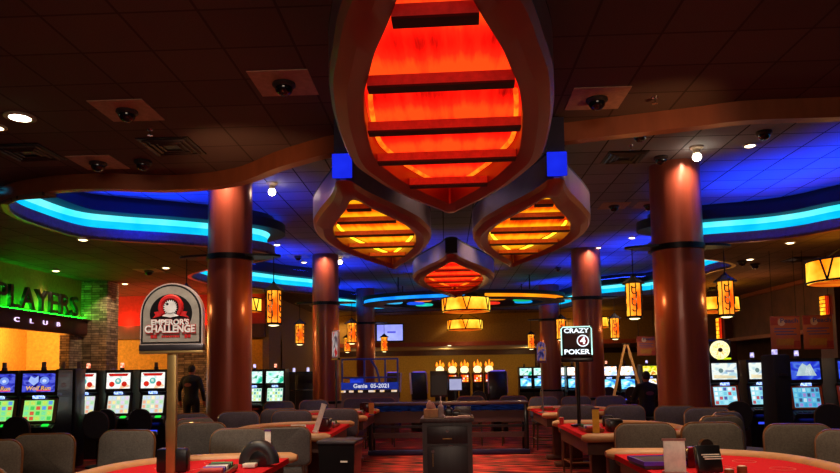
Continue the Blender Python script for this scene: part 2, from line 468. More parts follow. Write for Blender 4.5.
# ================================================================== columns
M_COL = surf('copper_column_laminate', (150, 72, 52), .32, .25, .2, 2.2, (3, 3, .12), coat=.15)
M_BAND = surf('black_steel_band', (20, 18, 26), .35, .6)
M_PLINTH = surf('tan_stone_plinth', (128, 96, 84), .6)
def column(px, d, lab, r=.40):
    b = at(px, 371, y=d)
    t = thing('column', lab, 'column', (b.x, d, 0), 0, 'copper columns of the pit')
    MB().lathe([(.46, 0), (.46, .74), (.43, .80)], seg=40).build('plinth', M_PLINTH, t)
    MB().lathe([(.44, .80), (.44, .87), (r, .88)], seg=40).build('base_ring', M_BAND, t)
    MB().lathe([(r, .80), (r, 4.978)], seg=48).build('shaft', M_COL, t)
    MB().lathe([(r, 3.54), (r + .03, 3.545), (r + .03, 3.635), (r, 3.64)], seg=48).build('band', M_BAND, t)
    m = MB()
    pts = []
    for i in range(48):
        a = 2*PI*i/48
        pts.append((.86*math.copysign(abs(math.cos(a))**.8, math.cos(a)), .24*math.sin(a)))
    m.prism(pts, 3.60, 3.635)
    m.build('lantern_arm', M_BAND, t)
    return b.x
c_spec = [(229.5, 11.2, 'tall copper column behind the challenge sign, nearest on the club side', .362),
          (683, 11.2, 'tall copper column nearest the camera on the wheel slot side'),
          (326, 19.0, 'copper column of middle size beside the narrow white angled sign', .37),
          (589.5, 19.0, 'copper column of middle size right behind the poker sign'),
          (366, 27.0, 'slim far copper column by the blue booth and the wall television', .37),
          (551, 27.0, 'slim far copper column beside the small arched sign')]
COLX = [(column(*c), c[1]) for c in c_spec]

# ================================================================== pendant lanterns on the column arms
M_IRON = surf('black_lantern_iron', (24, 20, 18), .55, .5)
M_AMBER = glow('amber_mica_glass', (255, 190, 50), 1.5, (255, 76, 6), 4.5, (1, 1, .6), lo=.38, hi=.72)
M_CAND = glow('lantern_bulb_glass', (255, 240, 170), 3.0)
def make_lantern(lab, loc):
    t = thing('pendant_lantern', lab, 'lantern', loc, 0, 'amber pendant lanterns on the column arms')
    MB().lathe([(.125, -.60), (.125, -.06)], seg=8).build('glass_shade', M_AMBER, t, ang=10)
    cap = MB().lathe([(.19, -.075), (.185, -.06), (.10, .0), (.03, .06), (.012, .09)], seg=8).build('cap', M_IRON, t, ang=20)
    f = MB()
    for i in range(8):
        a = 2*PI*i/8
        f.tube([(.128*math.cos(a), .128*math.sin(a), -.62), (.128*math.cos(a), .128*math.sin(a), -.06)], .009, 6)
    f.lathe([(.135, -.64), (.135, -.605), (.09, -.60)], seg=8)
    f.build('cage', M_IRON, t)
    for a in (PI*1.44, PI*.44, PI*.94, PI*1.94):       # the row of small curved bars on four faces
        g = MB(); line = []
        for k in range(5):
            z = -.53 + k*.095
            q = [Vector((.128*math.cos(a + s*.28), .128*math.sin(a + s*.28), z + (.03 if abs(s) > .6 else 0))) for s in (-1, -.5, 0, .5, 1)]
            line += q if k % 2 == 0 else q[::-1]
        g.tube(line, .011, 5).build('grille', M_IRON, t)
    MB().lathe([(.05, -.66), (.09, -.645)], seg=12).build('lower_cup', M_CAND, t)
    MB().cyl((0, 0, .08), (0, 0, .5), .008, seg=6).build('rod', M_IRON, t)
    return t
lan = None
lan_lab = {(0, -1): 'amber lantern hanging partly behind the arched challenge sign', (0, 1): 'amber lantern hanging in front of the blue cove beside the nearest club side column',
           (1, -1): 'large amber lantern hanging between the two copper columns of the wheel slot side', (1, 1): 'large amber lantern hanging before the yellow drum light near the wheel slot',
           (2, -1): 'amber lantern before the half hidden drum light by the middle column, club side', (2, 1): 'amber lantern at the inner arm of the column with the white angled sign',
           (3, -1): 'amber lantern just above the corner of the poker sign', (3, 1): 'amber lantern hanging over the step ladder by the wheel side column',
           (4, -1): 'tiny amber lantern low between the middle and far columns', (4, 1): 'tiny amber lantern hanging in front of the wall television',
           (5, -1): 'tiny amber lantern just above the small arched sign', (5, 1): 'tiny amber lantern hidden mostly behind the poker sign'}
for i, (cx, cd) in enumerate(COLX):
    for s in (-1, 1):
        loc = (cx + s*.74, cd, 3.10)
        if lan is None: lan = make_lantern(lan_lab[(i, s)], loc)
        else: dup(lan, loc, 0, lan_lab[(i, s)])
        lamp('lantern_bulb', 'POINT', (loc[0], loc[1] - .22, loc[2] - .35), (1, .5, .14), 5 if i < 4 else 3, size=.05)

# ================================================================== drum lights
M_DRUM = glow('amber_drum_glass', (255, 205, 60), 1.6, (255, 120, 10), 1.8, (1, 1, 1))
M_DRUMB = glow('amber_drum_bottom_glass', (255, 130, 25), .8, (200, 60, 8), 3)
def make_drum(lab, loc):
    t = thing('drum_light', lab, 'ceiling light', loc, 0, 'amber drum lights')
    MB().lathe([(.74, -.2), (.74, .2)], seg=40).build('drum_shade', M_DRUM, t)
    MB().lathe([(.70, -.215), (.30, -.25)], seg=40).build('bottom_bowl', M_DRUMB, t)
    f = MB()
    for z in (.2, -.2): f.tube([(.755*math.cos(2*PI*k/40), .755*math.sin(2*PI*k/40), z) for k in range(40)], .02, 6, closed=True)
    for k in range(6):
        a = 2*PI*k/6 + PI/6
        for s in (-1, 1):
            f.tube([(.757*math.cos(a + s*.16), .757*math.sin(a + s*.16), .2), (.757*math.cos(a), .757*math.sin(a), -.2)], .018, 5)
    f.build('rim_frame', M_IRON, t)
    r = MB()
    for k in range(3):
        a = 2*PI*k/3
        r.tube([(.7*math.cos(a), .7*math.sin(a), .2), (.1*math.cos(a), .1*math.sin(a), .5)], .012, 5)
    r.lathe([(.1, .46), (.1, .545)], seg=16)
    r.build('hanger', M_IRON, t)
    return t
dr = None
for px, py, d, lab in [(466, 305, 21.0, 'yellow drum light below the small red centre petal'), (465, 325, 29.0, 'smaller far yellow drum light in front of the bulkhead'),
                       (851, 271, 13.0, 'large yellow drum light cut by the picture edge near the wall posters'), (713, 305, 21.0, 'yellow drum light behind the wheel side lantern'),
                       (239, 306, 21.0, 'yellow drum light mostly behind the nearest club side column'), (320, 324.5, 29.0, 'far yellow drum light half behind the club side middle column'),
                       (591, 323, 29.0, 'far yellow drum light half behind the poker sign column')]:
    p = at(px, py, y=d)
    if dr is None: dr = make_drum(lab, p)
    else: dup(dr, p, 0, lab)
    if dr is not None: lamp('drum_bulb', 'POINT', (p.x, p.y, p.z - .5), (1, .6, .2), 10, size=.1)
# ================================================================== the four petal lanterns of the centre
Z_PET = 3.65
M_PETAL = surf('brown_copper_petal_frame', (146, 70, 48), .42, .3, .2, 1.6, (1, .3, 1))
M_PSIDE = surf('blue_sheen_petal_side', (122, 108, 124), .3, .6, .15, 3)  # blue reflected on the copper sides is put into this lilac tone
M_SLAT = surf('rose_wood_slat', (225, 122, 104), .6)
M_SLATD = surf('shaded_slat_underside', (46, 18, 14), .6)  # shade on the slat undersides, painted as an added dark strip
M_BLUEA = glow('blue_lit_acrylic', (30, 50, 255), .8, (20, 30, 215), 2)
def flame(name, stops, strength):
    T = NT(name); tc = T.n('ShaderNodeTexCoord'); mp = T.n('ShaderNodeMapping'); mp.inputs['Scale'].default_value = (6.0, .55, 1)
    T.l(tc.outputs['Object'], mp.inputs['Vector'])
    nz = T.n('ShaderNodeTexNoise', Scale=1.6, Detail=5.0, Roughness=.6); T.l(mp.outputs[0], nz.inputs['Vector'])
    # the emission rises and falls at a steady pitch along the glass
    sp = T.n('ShaderNodeSeparateXYZ'); T.l(tc.outputs['Object'], sp.inputs[0])
    dv = T.n('ShaderNodeMath', operation='MULTIPLY'); T.l(sp.outputs[1], dv.inputs[0]); dv.inputs[1].default_value = 2*PI/.87
    sn = T.n('ShaderNodeMath', operation='SINE'); T.l(dv.outputs[0], sn.inputs[0])
    hf = T.n('ShaderNodeMath', operation='MULTIPLY_ADD'); T.l(sn.outputs[0], hf.inputs[0]); hf.inputs[1].default_value = .24; hf.inputs[2].default_value = .24
    ad = T.n('ShaderNodeMath', operation='MULTIPLY_ADD'); T.l(nz.outputs['Fac'], ad.inputs[0]); ad.inputs[1].default_value = .85; T.l(hf.outputs[0], ad.inputs[2])
    e = T.n('ShaderNodeEmission', Strength=strength)
    T.l(T.ramp(ad.outputs[0], [(p, lin(c)) for p, c in stops]), e.inputs['Color']); T.l(e.outputs[0], T.out.inputs['Surface']); return T.m
M_FRED = flame('red_flame_glass', [(.22, (60, 2, 2)), (.42, (225, 14, 6)), (.66, (255, 32, 12)), (.9, (255, 66, 16))], 1.25)
M_FORA = flame('orange_flame_glass', [(.22, (90, 14, 2)), (.42, (215, 56, 2)), (.64, (250, 105, 4)), (.9, (255, 165, 16))], 1.15)
PROF_A = [(0, .06), (.13, .35), (.17, .45), (.225, .6), (.29, .72), (.345, .83), (.445, .93), (.53, .975), (.61, 1.0), (.66, .985), (.785, .74), (.89, .42), (.95, .18), (1, 0.0)]
PROF_B = [(0, .05), (.1, .27), (.2, .58), (.3, .85), (.4, .98), (.45, 1.0), (.55, .96), (.65, .83), (.75, .62), (.85, .36), (.93, .15), (1, 0.0)]
def petal(lab, cx0, cx1, y0, y1, hw, prof, mglass, tube_col, slats, red, sh=.075, sdp=.11, far=False):
    """cx0, cx1: the axis at the near and far glass tips"""
    t = thing('petal_lantern', lab, 'ceiling light', ((cx0 + cx1)/2, (y0 + y1)/2, Z_PET), math.atan2(-(cx1 - cx0), y1 - y0), 'petal lanterns over the pit')
    L = y1 - y0; N = 72
    def ring(l0, l1, w, wmin0, wmin1):
        a, b = -L/2 - l0, L/2 + l1
        pr, ql = [], []
        for i in range(N + 1):
            s = i/N; y = a + (b - a)*s
            wd = max(w*interp(prof, s), wmin0*(1 - s) + wmin1*s)
            pr.append((wd, y)); ql.append((-wd, y))
        return pr + ql[::-1]
    # smooth the tabulated profile a little
    def soft(o):
        n = len(o); q = list(o)
        for _ in range(3): q = [((q[i - 1][0] + 2*q[i][0] + q[(i + 1) % n][0])/4, (q[i - 1][1] + 2*q[i][1] + q[(i + 1) % n][1])/4) for i in range(n)]
        return q
    gi = soft(ring(0, 0, hw, .0, .0))
    go = soft(ring(.75, .5, hw + .24, .1, .04))
    mid = [((a[0]*.5 + b[0]*.5), (a[1]*.5 + b[1]*.5)) for a, b in zip(gi, go)]
    q1 = [((a[0]*.12 + b[0]*.88), (a[1]*.12 + b[1]*.88)) for a, b in zip(gi, go)]
    z = lambda o, h: [(x, y, h) for x, y in o]
    MB().sheet([z(gi, .26), z(gi, .02), z(mid, -.03), z(q1, .0), z(go, .05)], closed=True).build('frame', M_PETAL, t)
    MB().sheet([z(go, .05), z(go, .33)], closed=True).build('side_panel', M_PSIDE, t)
    MB().poly(go, .33, .36).build('top_cover', M_DARK, t)
    MB().poly(gi, .24, .25).build('glass_panel', mglass, t, smooth=False)
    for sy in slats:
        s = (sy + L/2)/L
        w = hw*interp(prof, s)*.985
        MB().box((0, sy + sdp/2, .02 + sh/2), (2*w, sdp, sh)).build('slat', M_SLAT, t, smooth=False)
        MB().box((0, sy + sdp/2, .012), (2*w, sdp, .016)).build('underside_shade_strip', M_SLATD, KIDS[t.name][-1], smooth=False)
    # the lamp tube that follows the inside of the wide end
    tp = [(x*.93, y*.93 + .02, .18) for x, y in gi]
    k0, k1 = int(N*.42), int(N*1.0) - 2
    MB().tube(tp[k0:k1], .022, 6).tube(tp[2*N + 2 - k1:2*N + 2 - k0], .022, 6).build('lamp_tube', tube_col, t)
    yn = -L/2 - .75
    MB().box((0, yn + .0, .19), (.21, .03, .26), bev=.004).build('end_cap', M_BLUEA if not red else M_DARK, t)
    MB().box((0, 0 if far else yn + .14, .36 + (Z_NEAR - Z_PET - .36)/2 - .02), (.19, .19, Z_NEAR - Z_PET - .36 - .02)).build('hanging_post', surf('smoky_hanger_post', (44, 38, 60), .3), t)
    return t
M_TUBER = glow('red_orange_lamp_tube', (255, 120, 20), 1.6, (255, 60, 10))
M_TUBEY = glow('yellow_lamp_tube', (255, 225, 50), 2.2, (255, 190, 20))
def P(px, py): return at(px, py, z=Z_PET)
def zpet(px0, py0, px1, py1):
    a, b = P(px0, py0), P(px1, py1); return a.x, b.x, a.y, b.y
# near, red: far glass tip (450,206)
a = P(450, 206)
near_y0 = 3.0
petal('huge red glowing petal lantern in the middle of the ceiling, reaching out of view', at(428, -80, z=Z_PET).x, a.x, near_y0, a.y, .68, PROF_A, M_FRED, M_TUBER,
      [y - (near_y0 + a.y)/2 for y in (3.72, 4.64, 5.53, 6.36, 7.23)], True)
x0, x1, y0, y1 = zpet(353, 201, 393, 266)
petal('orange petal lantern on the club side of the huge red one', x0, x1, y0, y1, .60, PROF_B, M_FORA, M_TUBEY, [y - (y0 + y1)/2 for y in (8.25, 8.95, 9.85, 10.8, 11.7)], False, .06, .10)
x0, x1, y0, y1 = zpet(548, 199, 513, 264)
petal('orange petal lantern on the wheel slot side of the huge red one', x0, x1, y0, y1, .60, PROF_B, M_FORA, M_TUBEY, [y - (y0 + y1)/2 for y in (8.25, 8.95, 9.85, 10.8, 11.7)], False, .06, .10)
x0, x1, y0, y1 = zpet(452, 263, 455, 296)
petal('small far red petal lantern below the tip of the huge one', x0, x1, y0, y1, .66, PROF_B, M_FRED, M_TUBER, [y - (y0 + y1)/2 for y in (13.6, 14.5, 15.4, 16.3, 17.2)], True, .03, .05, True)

# ================================================================== the halo ring over the far pit
M_HCY = glow('cyan_halo_glass', (40, 170, 255), 1.1, (10, 120, 255), 1.2)
M_HOR = glow('orange_halo_glass', (255, 160, 20), 1.1, (255, 110, 10), 1.2)
hc = at(463, 301, y=24.6)
halo = thing('ceiling_halo', 'wide oval ring light over the far pit, half blue and half orange', 'ceiling light', (hc.x, 24.6, hc.z - .06), 0)
def arc(a0, a1, ra, rb, z, n=40): return [(ra*math.cos(a0 + (a1 - a0)*k/n), rb*math.sin(a0 + (a1 - a0)*k/n), z) for k in range(n + 1)]
def band(a0, a1, ra, rb, z0, z1, name, m):
    MB().sheet([arc(a0, a1, ra, rb, z0), arc(a0, a1, ra, rb, z1)]).build(name, m, halo)
band(PI*.62, PI*1.5, 3.6, 2.0, -.01, .11, 'blue_band', M_HCY)
band(PI*1.56, PI*2.3, 3.6, 2.0, -.01, .11, 'orange_band', M_HOR)
ringd = [arc(0, 2*PI, 3.66, 2.06, .13, 64), arc(0, 2*PI, 3.66, 2.06, .24, 64), arc(0, 2*PI, 2.9, 1.5, .24, 64), arc(0, 2*PI, 2.9, 1.5, -.04, 64), arc(0, 2*PI, 3.66, 2.06, -.04, 64), arc(0, 2*PI, 3.66, 2.06, -.01, 64)]
MB().sheet(ringd).build('ring_body', M_DARK, halo)
m = MB()
for k in range(4):
    a = PI/4 + k*PI/2
    m.cyl((3.2*math.cos(a), 1.75*math.sin(a), .3), (3.2*math.cos(a), 1.75*math.sin(a), Z_RAISED - hc.z), .02, seg=6)
m.build('hanging_rod', M_IRON, halo)
for k, (a, rr, colr) in enumerate([(PI*.72, .62, (40, 220, 190)), (PI*.9, .5, (30, 90, 255)), (PI*.55, .45, (255, 50, 30)), (PI*.3, .5, (255, 50, 30)), (PI*.12, .66, (20, 170, 255)), (PI*1.05, .7, (60, 190, 255)), (PI*-.08, .6, (30, 190, 110)), (PI*1.28, .62, (255, 140, 60)), (PI*1.68, .6, (255, 140, 20))]):
    MB().lathe([(.0, 0), (.3, .0), (.34, .03), (.3, .06)], (2.5*rr/.62*.9*math.cos(a), 1.2*rr/.62*.9*math.sin(a), .0), 20).build('glass_disc', glow('halo_disc_glass', colr, .9), halo)
for a in (0, PI/2): MB().box((0, 0, .1), (6.2 if a == 0 else 3.4, .08, .05), rz=a).build('spoke', M_DARK, halo)
# ================================================================== things in the ceilings
M_PLATE = surf('beige_access_panel', (176, 138, 112), .7)
M_DOME = surf('smoked_camera_dome', (14, 14, 18), .08, 0, .1, coat=.6)
M_HOUSE = surf('dark_camera_housing', (40, 36, 36), .5)
M_VENT = surf('dark_vent_metal', (34, 30, 30), .45, .5)
M_CHROME = surf('chrome', (200, 200, 200), .2, 1.0, .05)
def make_dome(panel, lab, p, r=.085):
    t = thing('dome_camera', lab, 'security camera', p, 0, 'dome cameras on the ceilings')
    MB().lathe([(r*1.25, -.0), (r*1.3, -.03), (r*1.05, -.05)], seg=24).build('ceiling_mount', M_HOUSE, t)
    m = MB(); m.lathe([(r*math.cos(a), -.05 - r*.9*math.sin(a)) for a in [k*PI/2/7*.99 for k in range(8)]], seg=24)
    m.build('dome', M_DOME, t)
    if panel: MB().box((0, 0, -.004), (.56, .56, .01)).build('access_panel', M_PLATE, t, smooth=False)
    return t
dome_px = [
 (127, 115, Z_NEAR, 1, 'dome camera on a pale panel beside the bright ceiling downlight'),
 (284, 88, Z_NEAR, 1, 'dome camera on a panel above the ribbon, club side of the huge red petal'),
 (597, 103, Z_NEAR, 1, 'dome camera on a panel just above the ribbon, wheel slot side of the red petal'),
 (98, 166, Z_NEAR, 1, 'dome camera on a pale panel hard against the ribbon over the long blue cove'),
 (143, 165, Z_NEAR, 0, 'dark dome camera without panel next to the panelled one above the long cove'),
 (640, 137, Z_RAISED, 0, 'dome camera on the tiles under the ribbon near the square vent'),
 (764, 135, Z_RAISED, 0, 'dome camera on the blue lit tiles next to the small downlight'),
 (661, 160, Z_RAISED, 0, 'dome camera just above the top of the nearest wheel side column'),
 (614, 208, Z_RAISED, 1, 'dome camera on a pale panel between the wheel side columns and orange petal'),
 (649, 207, Z_RAISED, 1, 'dome camera on a panel half behind the nearest wheel side column'),
 (298, 258, Z_RAISED, 1, 'dome camera on a small blue lit panel above the second club side cove'),
 (149, 272.5, Z_SOFFIT, 1, 'dome camera on a red lit panel in the low soffit above the challenge sign'),
 (742, 263, Z_SOFFIT, 0, 'dark dome camera in the low soffit, nearer the column of a close pair'),
 (755, 266, Z_SOFFIT, 0, 'dark dome camera in the low soffit, second of a close pair'),
 (558, 269, Z_RAISED, 0, 'tiny dark dome camera beyond the tip of the wheel side orange petal')]
sd = [None, None]
for x, y, z, pn, lab in dome_px:
    p = at(x, y, z=z - .05); p.z = z
    if sd[pn] is None: sd[pn] = make_dome(pn, lab, p)
    else: dup(sd[pn], p, 0, lab)
# downlights
M_HOT = glow('lit_downlight_lens', (255, 244, 215), 14.0)
M_FLOOD = glow('flood_bulb_glass', (255, 236, 200), 22.0)
M_WARMD = glow('warm_downlight_lens', (255, 226, 170), 6.0)
M_TRIMR = surf('downlight_trim', (170, 150, 130), .5)
def make_down(lab, p, r=.085, m=M_WARMD):
    t = thing('downlight', lab, 'ceiling light', p, 0, 'recessed downlights')
    MB().lathe([(r*1.28, .0), (r*1.3, -.014), (r*1.02, -.018)], seg=24).build('trim_ring', M_TRIMR, t)
    MB().lathe([(r, -.014), (r*.6, -.028), (.01, -.032)], seg=24).build('lens', m, t)
    return t
def make_flood(lab, p):
    t = thing('spot_lamp', lab, 'ceiling light', p, 0, 'bright spot lamps beside the nearest columns')
    MB().lathe([(.10, 0), (.10, -.02), (.06, -.05), (.045, -.12)], seg=20).build('socket', M_TRIMR, t)
    MB().ball((0, 0, -.16), .065, 16).build('bulb', M_FLOOD, t)
    return t
down_px = [
 (20, 118, Z_NEAR, 1, 'bright downlight alone in the dark near ceiling, club side'),
 (-4, 128, Z_NEAR, 0, 'downlight cut by the picture edge beside the bright near ceiling downlight'),
 (83, 240, Z_SOFFIT, 0, 'downlight in the low soffit just below the long club side cove'),
 (56, 271, Z_SOFFIT, 0, 'downlight in the green lit soffit above the green club sign'),
 (125, 284, Z_SOFFIT, 0, 'downlight in the red lit soffit beside the stone pier'),
 (166, 268, Z_SOFFIT, 0, 'downlight in the soffit by the red lit camera panel'),
 (277, 245, Z_RAISED, 0, 'small downlight in the blue ceiling near the column arm end, club side'),
 (304, 262.5, Z_RAISED, 0, 'small downlight by the blue lit camera panel'),
 (750, 146, Z_RAISED, 0, 'downlight in the blue lit tiles by the dome camera, wheel side'),
 (632, 238, Z_RAISED, 0, 'small downlight between the two wheel side columns'),
 (790, 243, Z_SOFFIT, 0, 'downlight in the low soffit under the bright wheel side cove'),
 (750, 259.5, Z_SOFFIT, 0, 'downlight in the low soffit beside the pair of dark dome cameras'),
 (426, 318, Z_SOFFIT, 0, 'tiny downlight in the far soffit above the bulkhead'),
 (382, 321, Z_SOFFIT, 0, 'tiny downlight in the far soffit above the wall television'),
 (449.5, 345.5, 2.74, 0, 'tiny bright downlight under the far bulkhead'),
 (315, 256.5, Z_RAISED, 0, 'small lamp on the ceiling against the top of the club side middle column'),
 (598, 248, Z_RAISED, 0, 'small lamp on the ceiling against the top of the poker sign column')]
sdn = [None, None]
for x, y, z, big, lab in down_px:
    p = at(x, y, z=z - .015); p.z = z
    if sdn[big] is None: sdn[big] = make_down(lab, p, .12 if big else .085, M_HOT if big else M_WARMD)
    else: dup(sdn[big], p, 0, lab)
fl = None
FLOODS = []
for x, y, lab in [(272, 192, 'bright star like spot lamp beyond the ribbon next to the nearest club side column'), (697, 157, 'bright star like spot lamp beside the top of the nearest wheel side column'), (340, 262, 'bright spot lamp beside the top of the club side middle column')]:
    p = at(x, y, z=Z_RAISED - .16); p.z = Z_RAISED; FLOODS.append(p.copy())
    if fl is None: fl = make_flood(lab, p)
    else: dup(fl, p, 0, lab)
# vents
def make_vent(lab, p):
    t = thing('ceiling_vent', lab, 'air vent', p, 0, 'square ceiling vents')
    MB().box((0, 0, -.006), (.62, .62, .014)).build('vent_plate', M_VENT, t, smooth=False)
    m = MB()
    for k, s in enumerate((.5, .36, .22)):
        for a in range(4):
            m.box((math.cos(a*PI/2)*s/2, math.sin(a*PI/2)*s/2, -.022), (.02, s, .022), rz=a*PI/2, ry=.5)
    m.build('louver', surf('vent_louver_metal', (96, 84, 78), .4, .5), t, smooth=False)
    return t
vt = None
for x, y, z, lab in [(28, 152, Z_NEAR, 'square vent in the near ceiling at the picture edge above the long cove'), (172, 146, Z_NEAR, 'square vent in the near ceiling above the ribbon, club side'),
                     (624, 157, Z_RAISED, 'square vent in the tiles beside the nearest wheel side column'), (800, 259, Z_SOFFIT, 'dark square vent in the low soffit near the large drum light')]:
    p = at(x, y, z=z)
    if vt is None: vt = make_vent(lab, p)
    else: dup(vt, p, 0, lab)
# sprinklers
def make_spr(lab, p):
    t = thing('ceiling_sprinkler', lab, 'sprinkler', p, 0, 'sprinkler heads')
    MB().lathe([(.035, 0), (.03, -.01), (.01, -.02), (.01, -.06), (.03, -.065), (.03, -.07)], seg=12).build('nozzle', M_CHROME, t)
    return t
sp = None
for x, y, z, lab in [(150, 133, Z_NEAR, 'tiny sprinkler head between the camera panel and the ribbon'), (655, 101, Z_NEAR, 'tiny sprinkler head above the ribbon on the wheel slot side'), (631, 148, Z_RAISED, 'tiny sprinkler head above the square vent by the column')]:
    p = at(x, y, z=z - .04); p.z = z
    if sp is None: sp = make_spr(lab, p)
    else: dup(sp, p, 0, lab)
# ================================================================== club sign on the left wall
M_LETTER = surf('black_channel_letter', (18, 14, 12), .5)
M_CLUB = glow('lilac_lit_letters', (235, 205, 255), 1.6)
M_BRONZE = surf('bronze_post', (170, 140, 84), .35, .7, .15, 6)
a0, a1 = at(2, 371, y=14.35), at(76, 371, y=17.3)
cs = thing('club_sign', 'green backlit sign of tall dark capitals over the club opening', 'sign', (-9.30, 15.6, 3.13), PI/2)
Y0, Y1 = 13.62, 16.74
let = text('lettering', 'PLAYERS', .80, M_LETTER, cs, ((Y0 + Y1)/2 - 15.6, -.02, .25), ext=.04, spacing=1.12, bold=.008)
wdt = max(v.co.x for v in let.data.vertices) - min(v.co.x for v in let.data.vertices)
hgt = max(v.co.y for v in let.data.vertices) - min(v.co.y for v in let.data.vertices)
let.scale = ((Y1 - Y0)/wdt, .50/hgt, 1)
cb = thing('club_board', 'maroon board with small lilac glowing letters under the green sign', 'sign', (-9.315, 15.6, 2.91), PI/2)
MB().box((.0, 0, 0), (3.6, .02, .34), bev=.006).build('board', M_MAROON, cb)
lt = text('lettering', 'CLUB', .14, M_CLUB, cb, (-.44, -.02, 0), ext=.01, spacing=3.6)
wdt = max(v.co.x for v in lt.data.vertices) - min(v.co.x for v in lt.data.vertices)
lt.scale = (1.75/wdt, 1, 1)
# ================================================================== the arched challenge sign on the near table
M_SIGNG = surf('warm_grey_sign_face', (160, 152, 138), .5)
M_BLK = surf('black_gloss', (14, 12, 14), .3, coat=.3)
M_REDP = surf('red_print', (205, 24, 24), .5)
M_WHP = surf('white_print', (245, 240, 232), .5)
M_SILV = surf('brushed_aluminium', (150, 142, 136), .3, .8)
def arch(w, h, n=20):
    r = w/2
    return [(-r, 0), (r, 0)] + [(r*math.cos(PI*k/n), h - r + r*math.sin(PI*k/n)) for k in range(n + 1)]
def upright(t): return Matrix.Rotation(PI/2, 4, 'X')            # outline in xz, pushed along -y
XZ = Matrix(((1, 0, 0, 0), (0, 0, -1, 0), (0, 1, 0, 0), (0, 0, 0, 1)))  # (x,y,z)->(x,-z,y)
TABLE_Z = .92
d = 5.1
b = at(173.5, 371, y=d); zt = at(173, 284, y=d).z; zb = at(173, 345, y=d).z
es = thing('challenge_sign', 'arched grey challenge sign with red and black emblem on a tall metal post', 'sign', (b.x, d, TABLE_Z + .001), 0)
z0 = TABLE_Z
wS = 64/F*d; hS = zt - zb
def face(out, dy, th, name, m, zz): MB().prism(out, -dy, -dy + th, Matrix.Translation((0, 0, zz)) @ XZ).build(name, m, es, ang=25)
o1 = arch(wS, hS); o2 = arch(wS - .02, hS - .02); o3 = arch(wS - .05, hS - .045)
zr = zb - z0
face(o1, 0, .05, 'outer_frame', surf('silver_sign_edge', (220, 200, 190), .35, .4), zr)
face([(x, y + .009) for x, y in o2], -.02, .034, 'dark_border', M_BLK, zr)
face([(x, y + .02) for x, y in o3], -.03, .028, 'sign_face', M_SIGNG, zr)
yf = -.0585
MB().prism([(.148*wS/.48*math.cos(2*PI*k/32), .148*wS/.48*math.sin(2*PI*k/32)) for k in range(32)], .053, .062, Matrix.Translation((0, 0, zr + hS*.50)) @ Matrix.Scale(1.1, 4, (1, 0, 0)) @ XZ).build('black_disc', M_BLK, es)
m = MB()
cz = zr + hS*.60; rr = wS*.165
pts = [(rr*math.cos(a), cz + rr*math.sin(a)) for a in [R(-40) + R(260)*k/24 for k in range(25)]]
m.tube([(x, -.066, z) for x, z in pts], wS*.04, 6)
for s in (-1, 1): m.prism([(s*rr*.55, -rr*.72), (s*rr*1.75, -rr*1.0), (s*rr*1.45, -rr*.7), (s*rr*1.6, -rr*.45), (s*rr*.85, -rr*.3)], .058, .07, Matrix.Translation((0, 0, cz)) @ XZ)
m.build('red_emblem', M_REDP, es)
m = MB()
star = []
for k in range(40):
    a = 2*PI*k/40; q = rr*(.74 if k % 2 else .56)
    star.append((q*math.cos(a)*.95, q*math.sin(a)))
m.prism(star, .07, .076, Matrix.Translation((0, 0, cz)) @ XZ)
m.prism([(-rr*.8, -rr*.82), (0, -rr*.98), (rr*.8, -rr*.82), (rr*.3, -rr*.55), (-rr*.3, -rr*.55)], .07, .076, Matrix.Translation((0, 0, cz)) @ XZ)
m.build('white_emblem', M_WHP, es)
MB().prism([(rr*.13*math.cos(2*PI*k/12) - rr*.28, rr*.13*math.sin(2*PI*k/12) + rr*.3) for k in range(12)], .077, .08, Matrix.Translation((0, 0, cz)) @ XZ).build('emblem_dot', M_BLK, es)
def fit(o, w=None, h=None):
    vs = o.data.vertices
    if w: o.scale[0] = w/(max(v.co.x for v in vs) - min(v.co.x for v in vs))
    if h: o.scale[1] = h/(max(v.co.y for v in vs) - min(v.co.y for v in vs))
    return o
for nm, body, ww, hh, zz in (('title_lettering', "EMPEROR'S", wS*.60, hS*.095, zr + hS*.355), ('title_lettering', 'CHALLENGE', wS*.80, hS*.125, zr + hS*.245)):
    fit(text(nm, body, .06, M_REDP, es, (0, -.0745, zz - .002), ext=.002, bold=.004), ww*1.02, hh*1.18)
    fit(text(nm, body, .06, M_WHP, es, (0, -.079, zz), ext=.002, bold=.002), ww, hh)
m = MB()
for x0, w_ in ((-.27, .10), (.27, .10)):
    for k in (-1, 1): m.box((x0*wS + k*w_*wS*.27, -.062, zr + hS*.135), (w_*wS*.46, .006, hS*.06))
for k in range(9): m.box(((-.13 + k*.0325)*wS, -.062, zr + hS*.132), (wS*.024, .006, hS*.032))
m.build('red_small_print', M_REDP, es, smooth=False)
MB().box((0, -.025, zr - .022), (wS*1.02, .07, .044), bev=.004).build('bottom_rail', surf('dark_steel_rail', (70, 66, 70), .35, .6), es)
MB().box((0, -.025, zr - .056), (wS*1.02, .06, .024), bev=.004).build('lower_trim', M_BRONZE, es)
MB().box((0, -.02, (zr - .06)/2), (.072, .04, zr - .06), bev=.006).build('post', M_BRONZE, es)
MB().box((0, .02, .09), (.235, .10, .18), bev=.02).build('base_box', M_BLK, es)
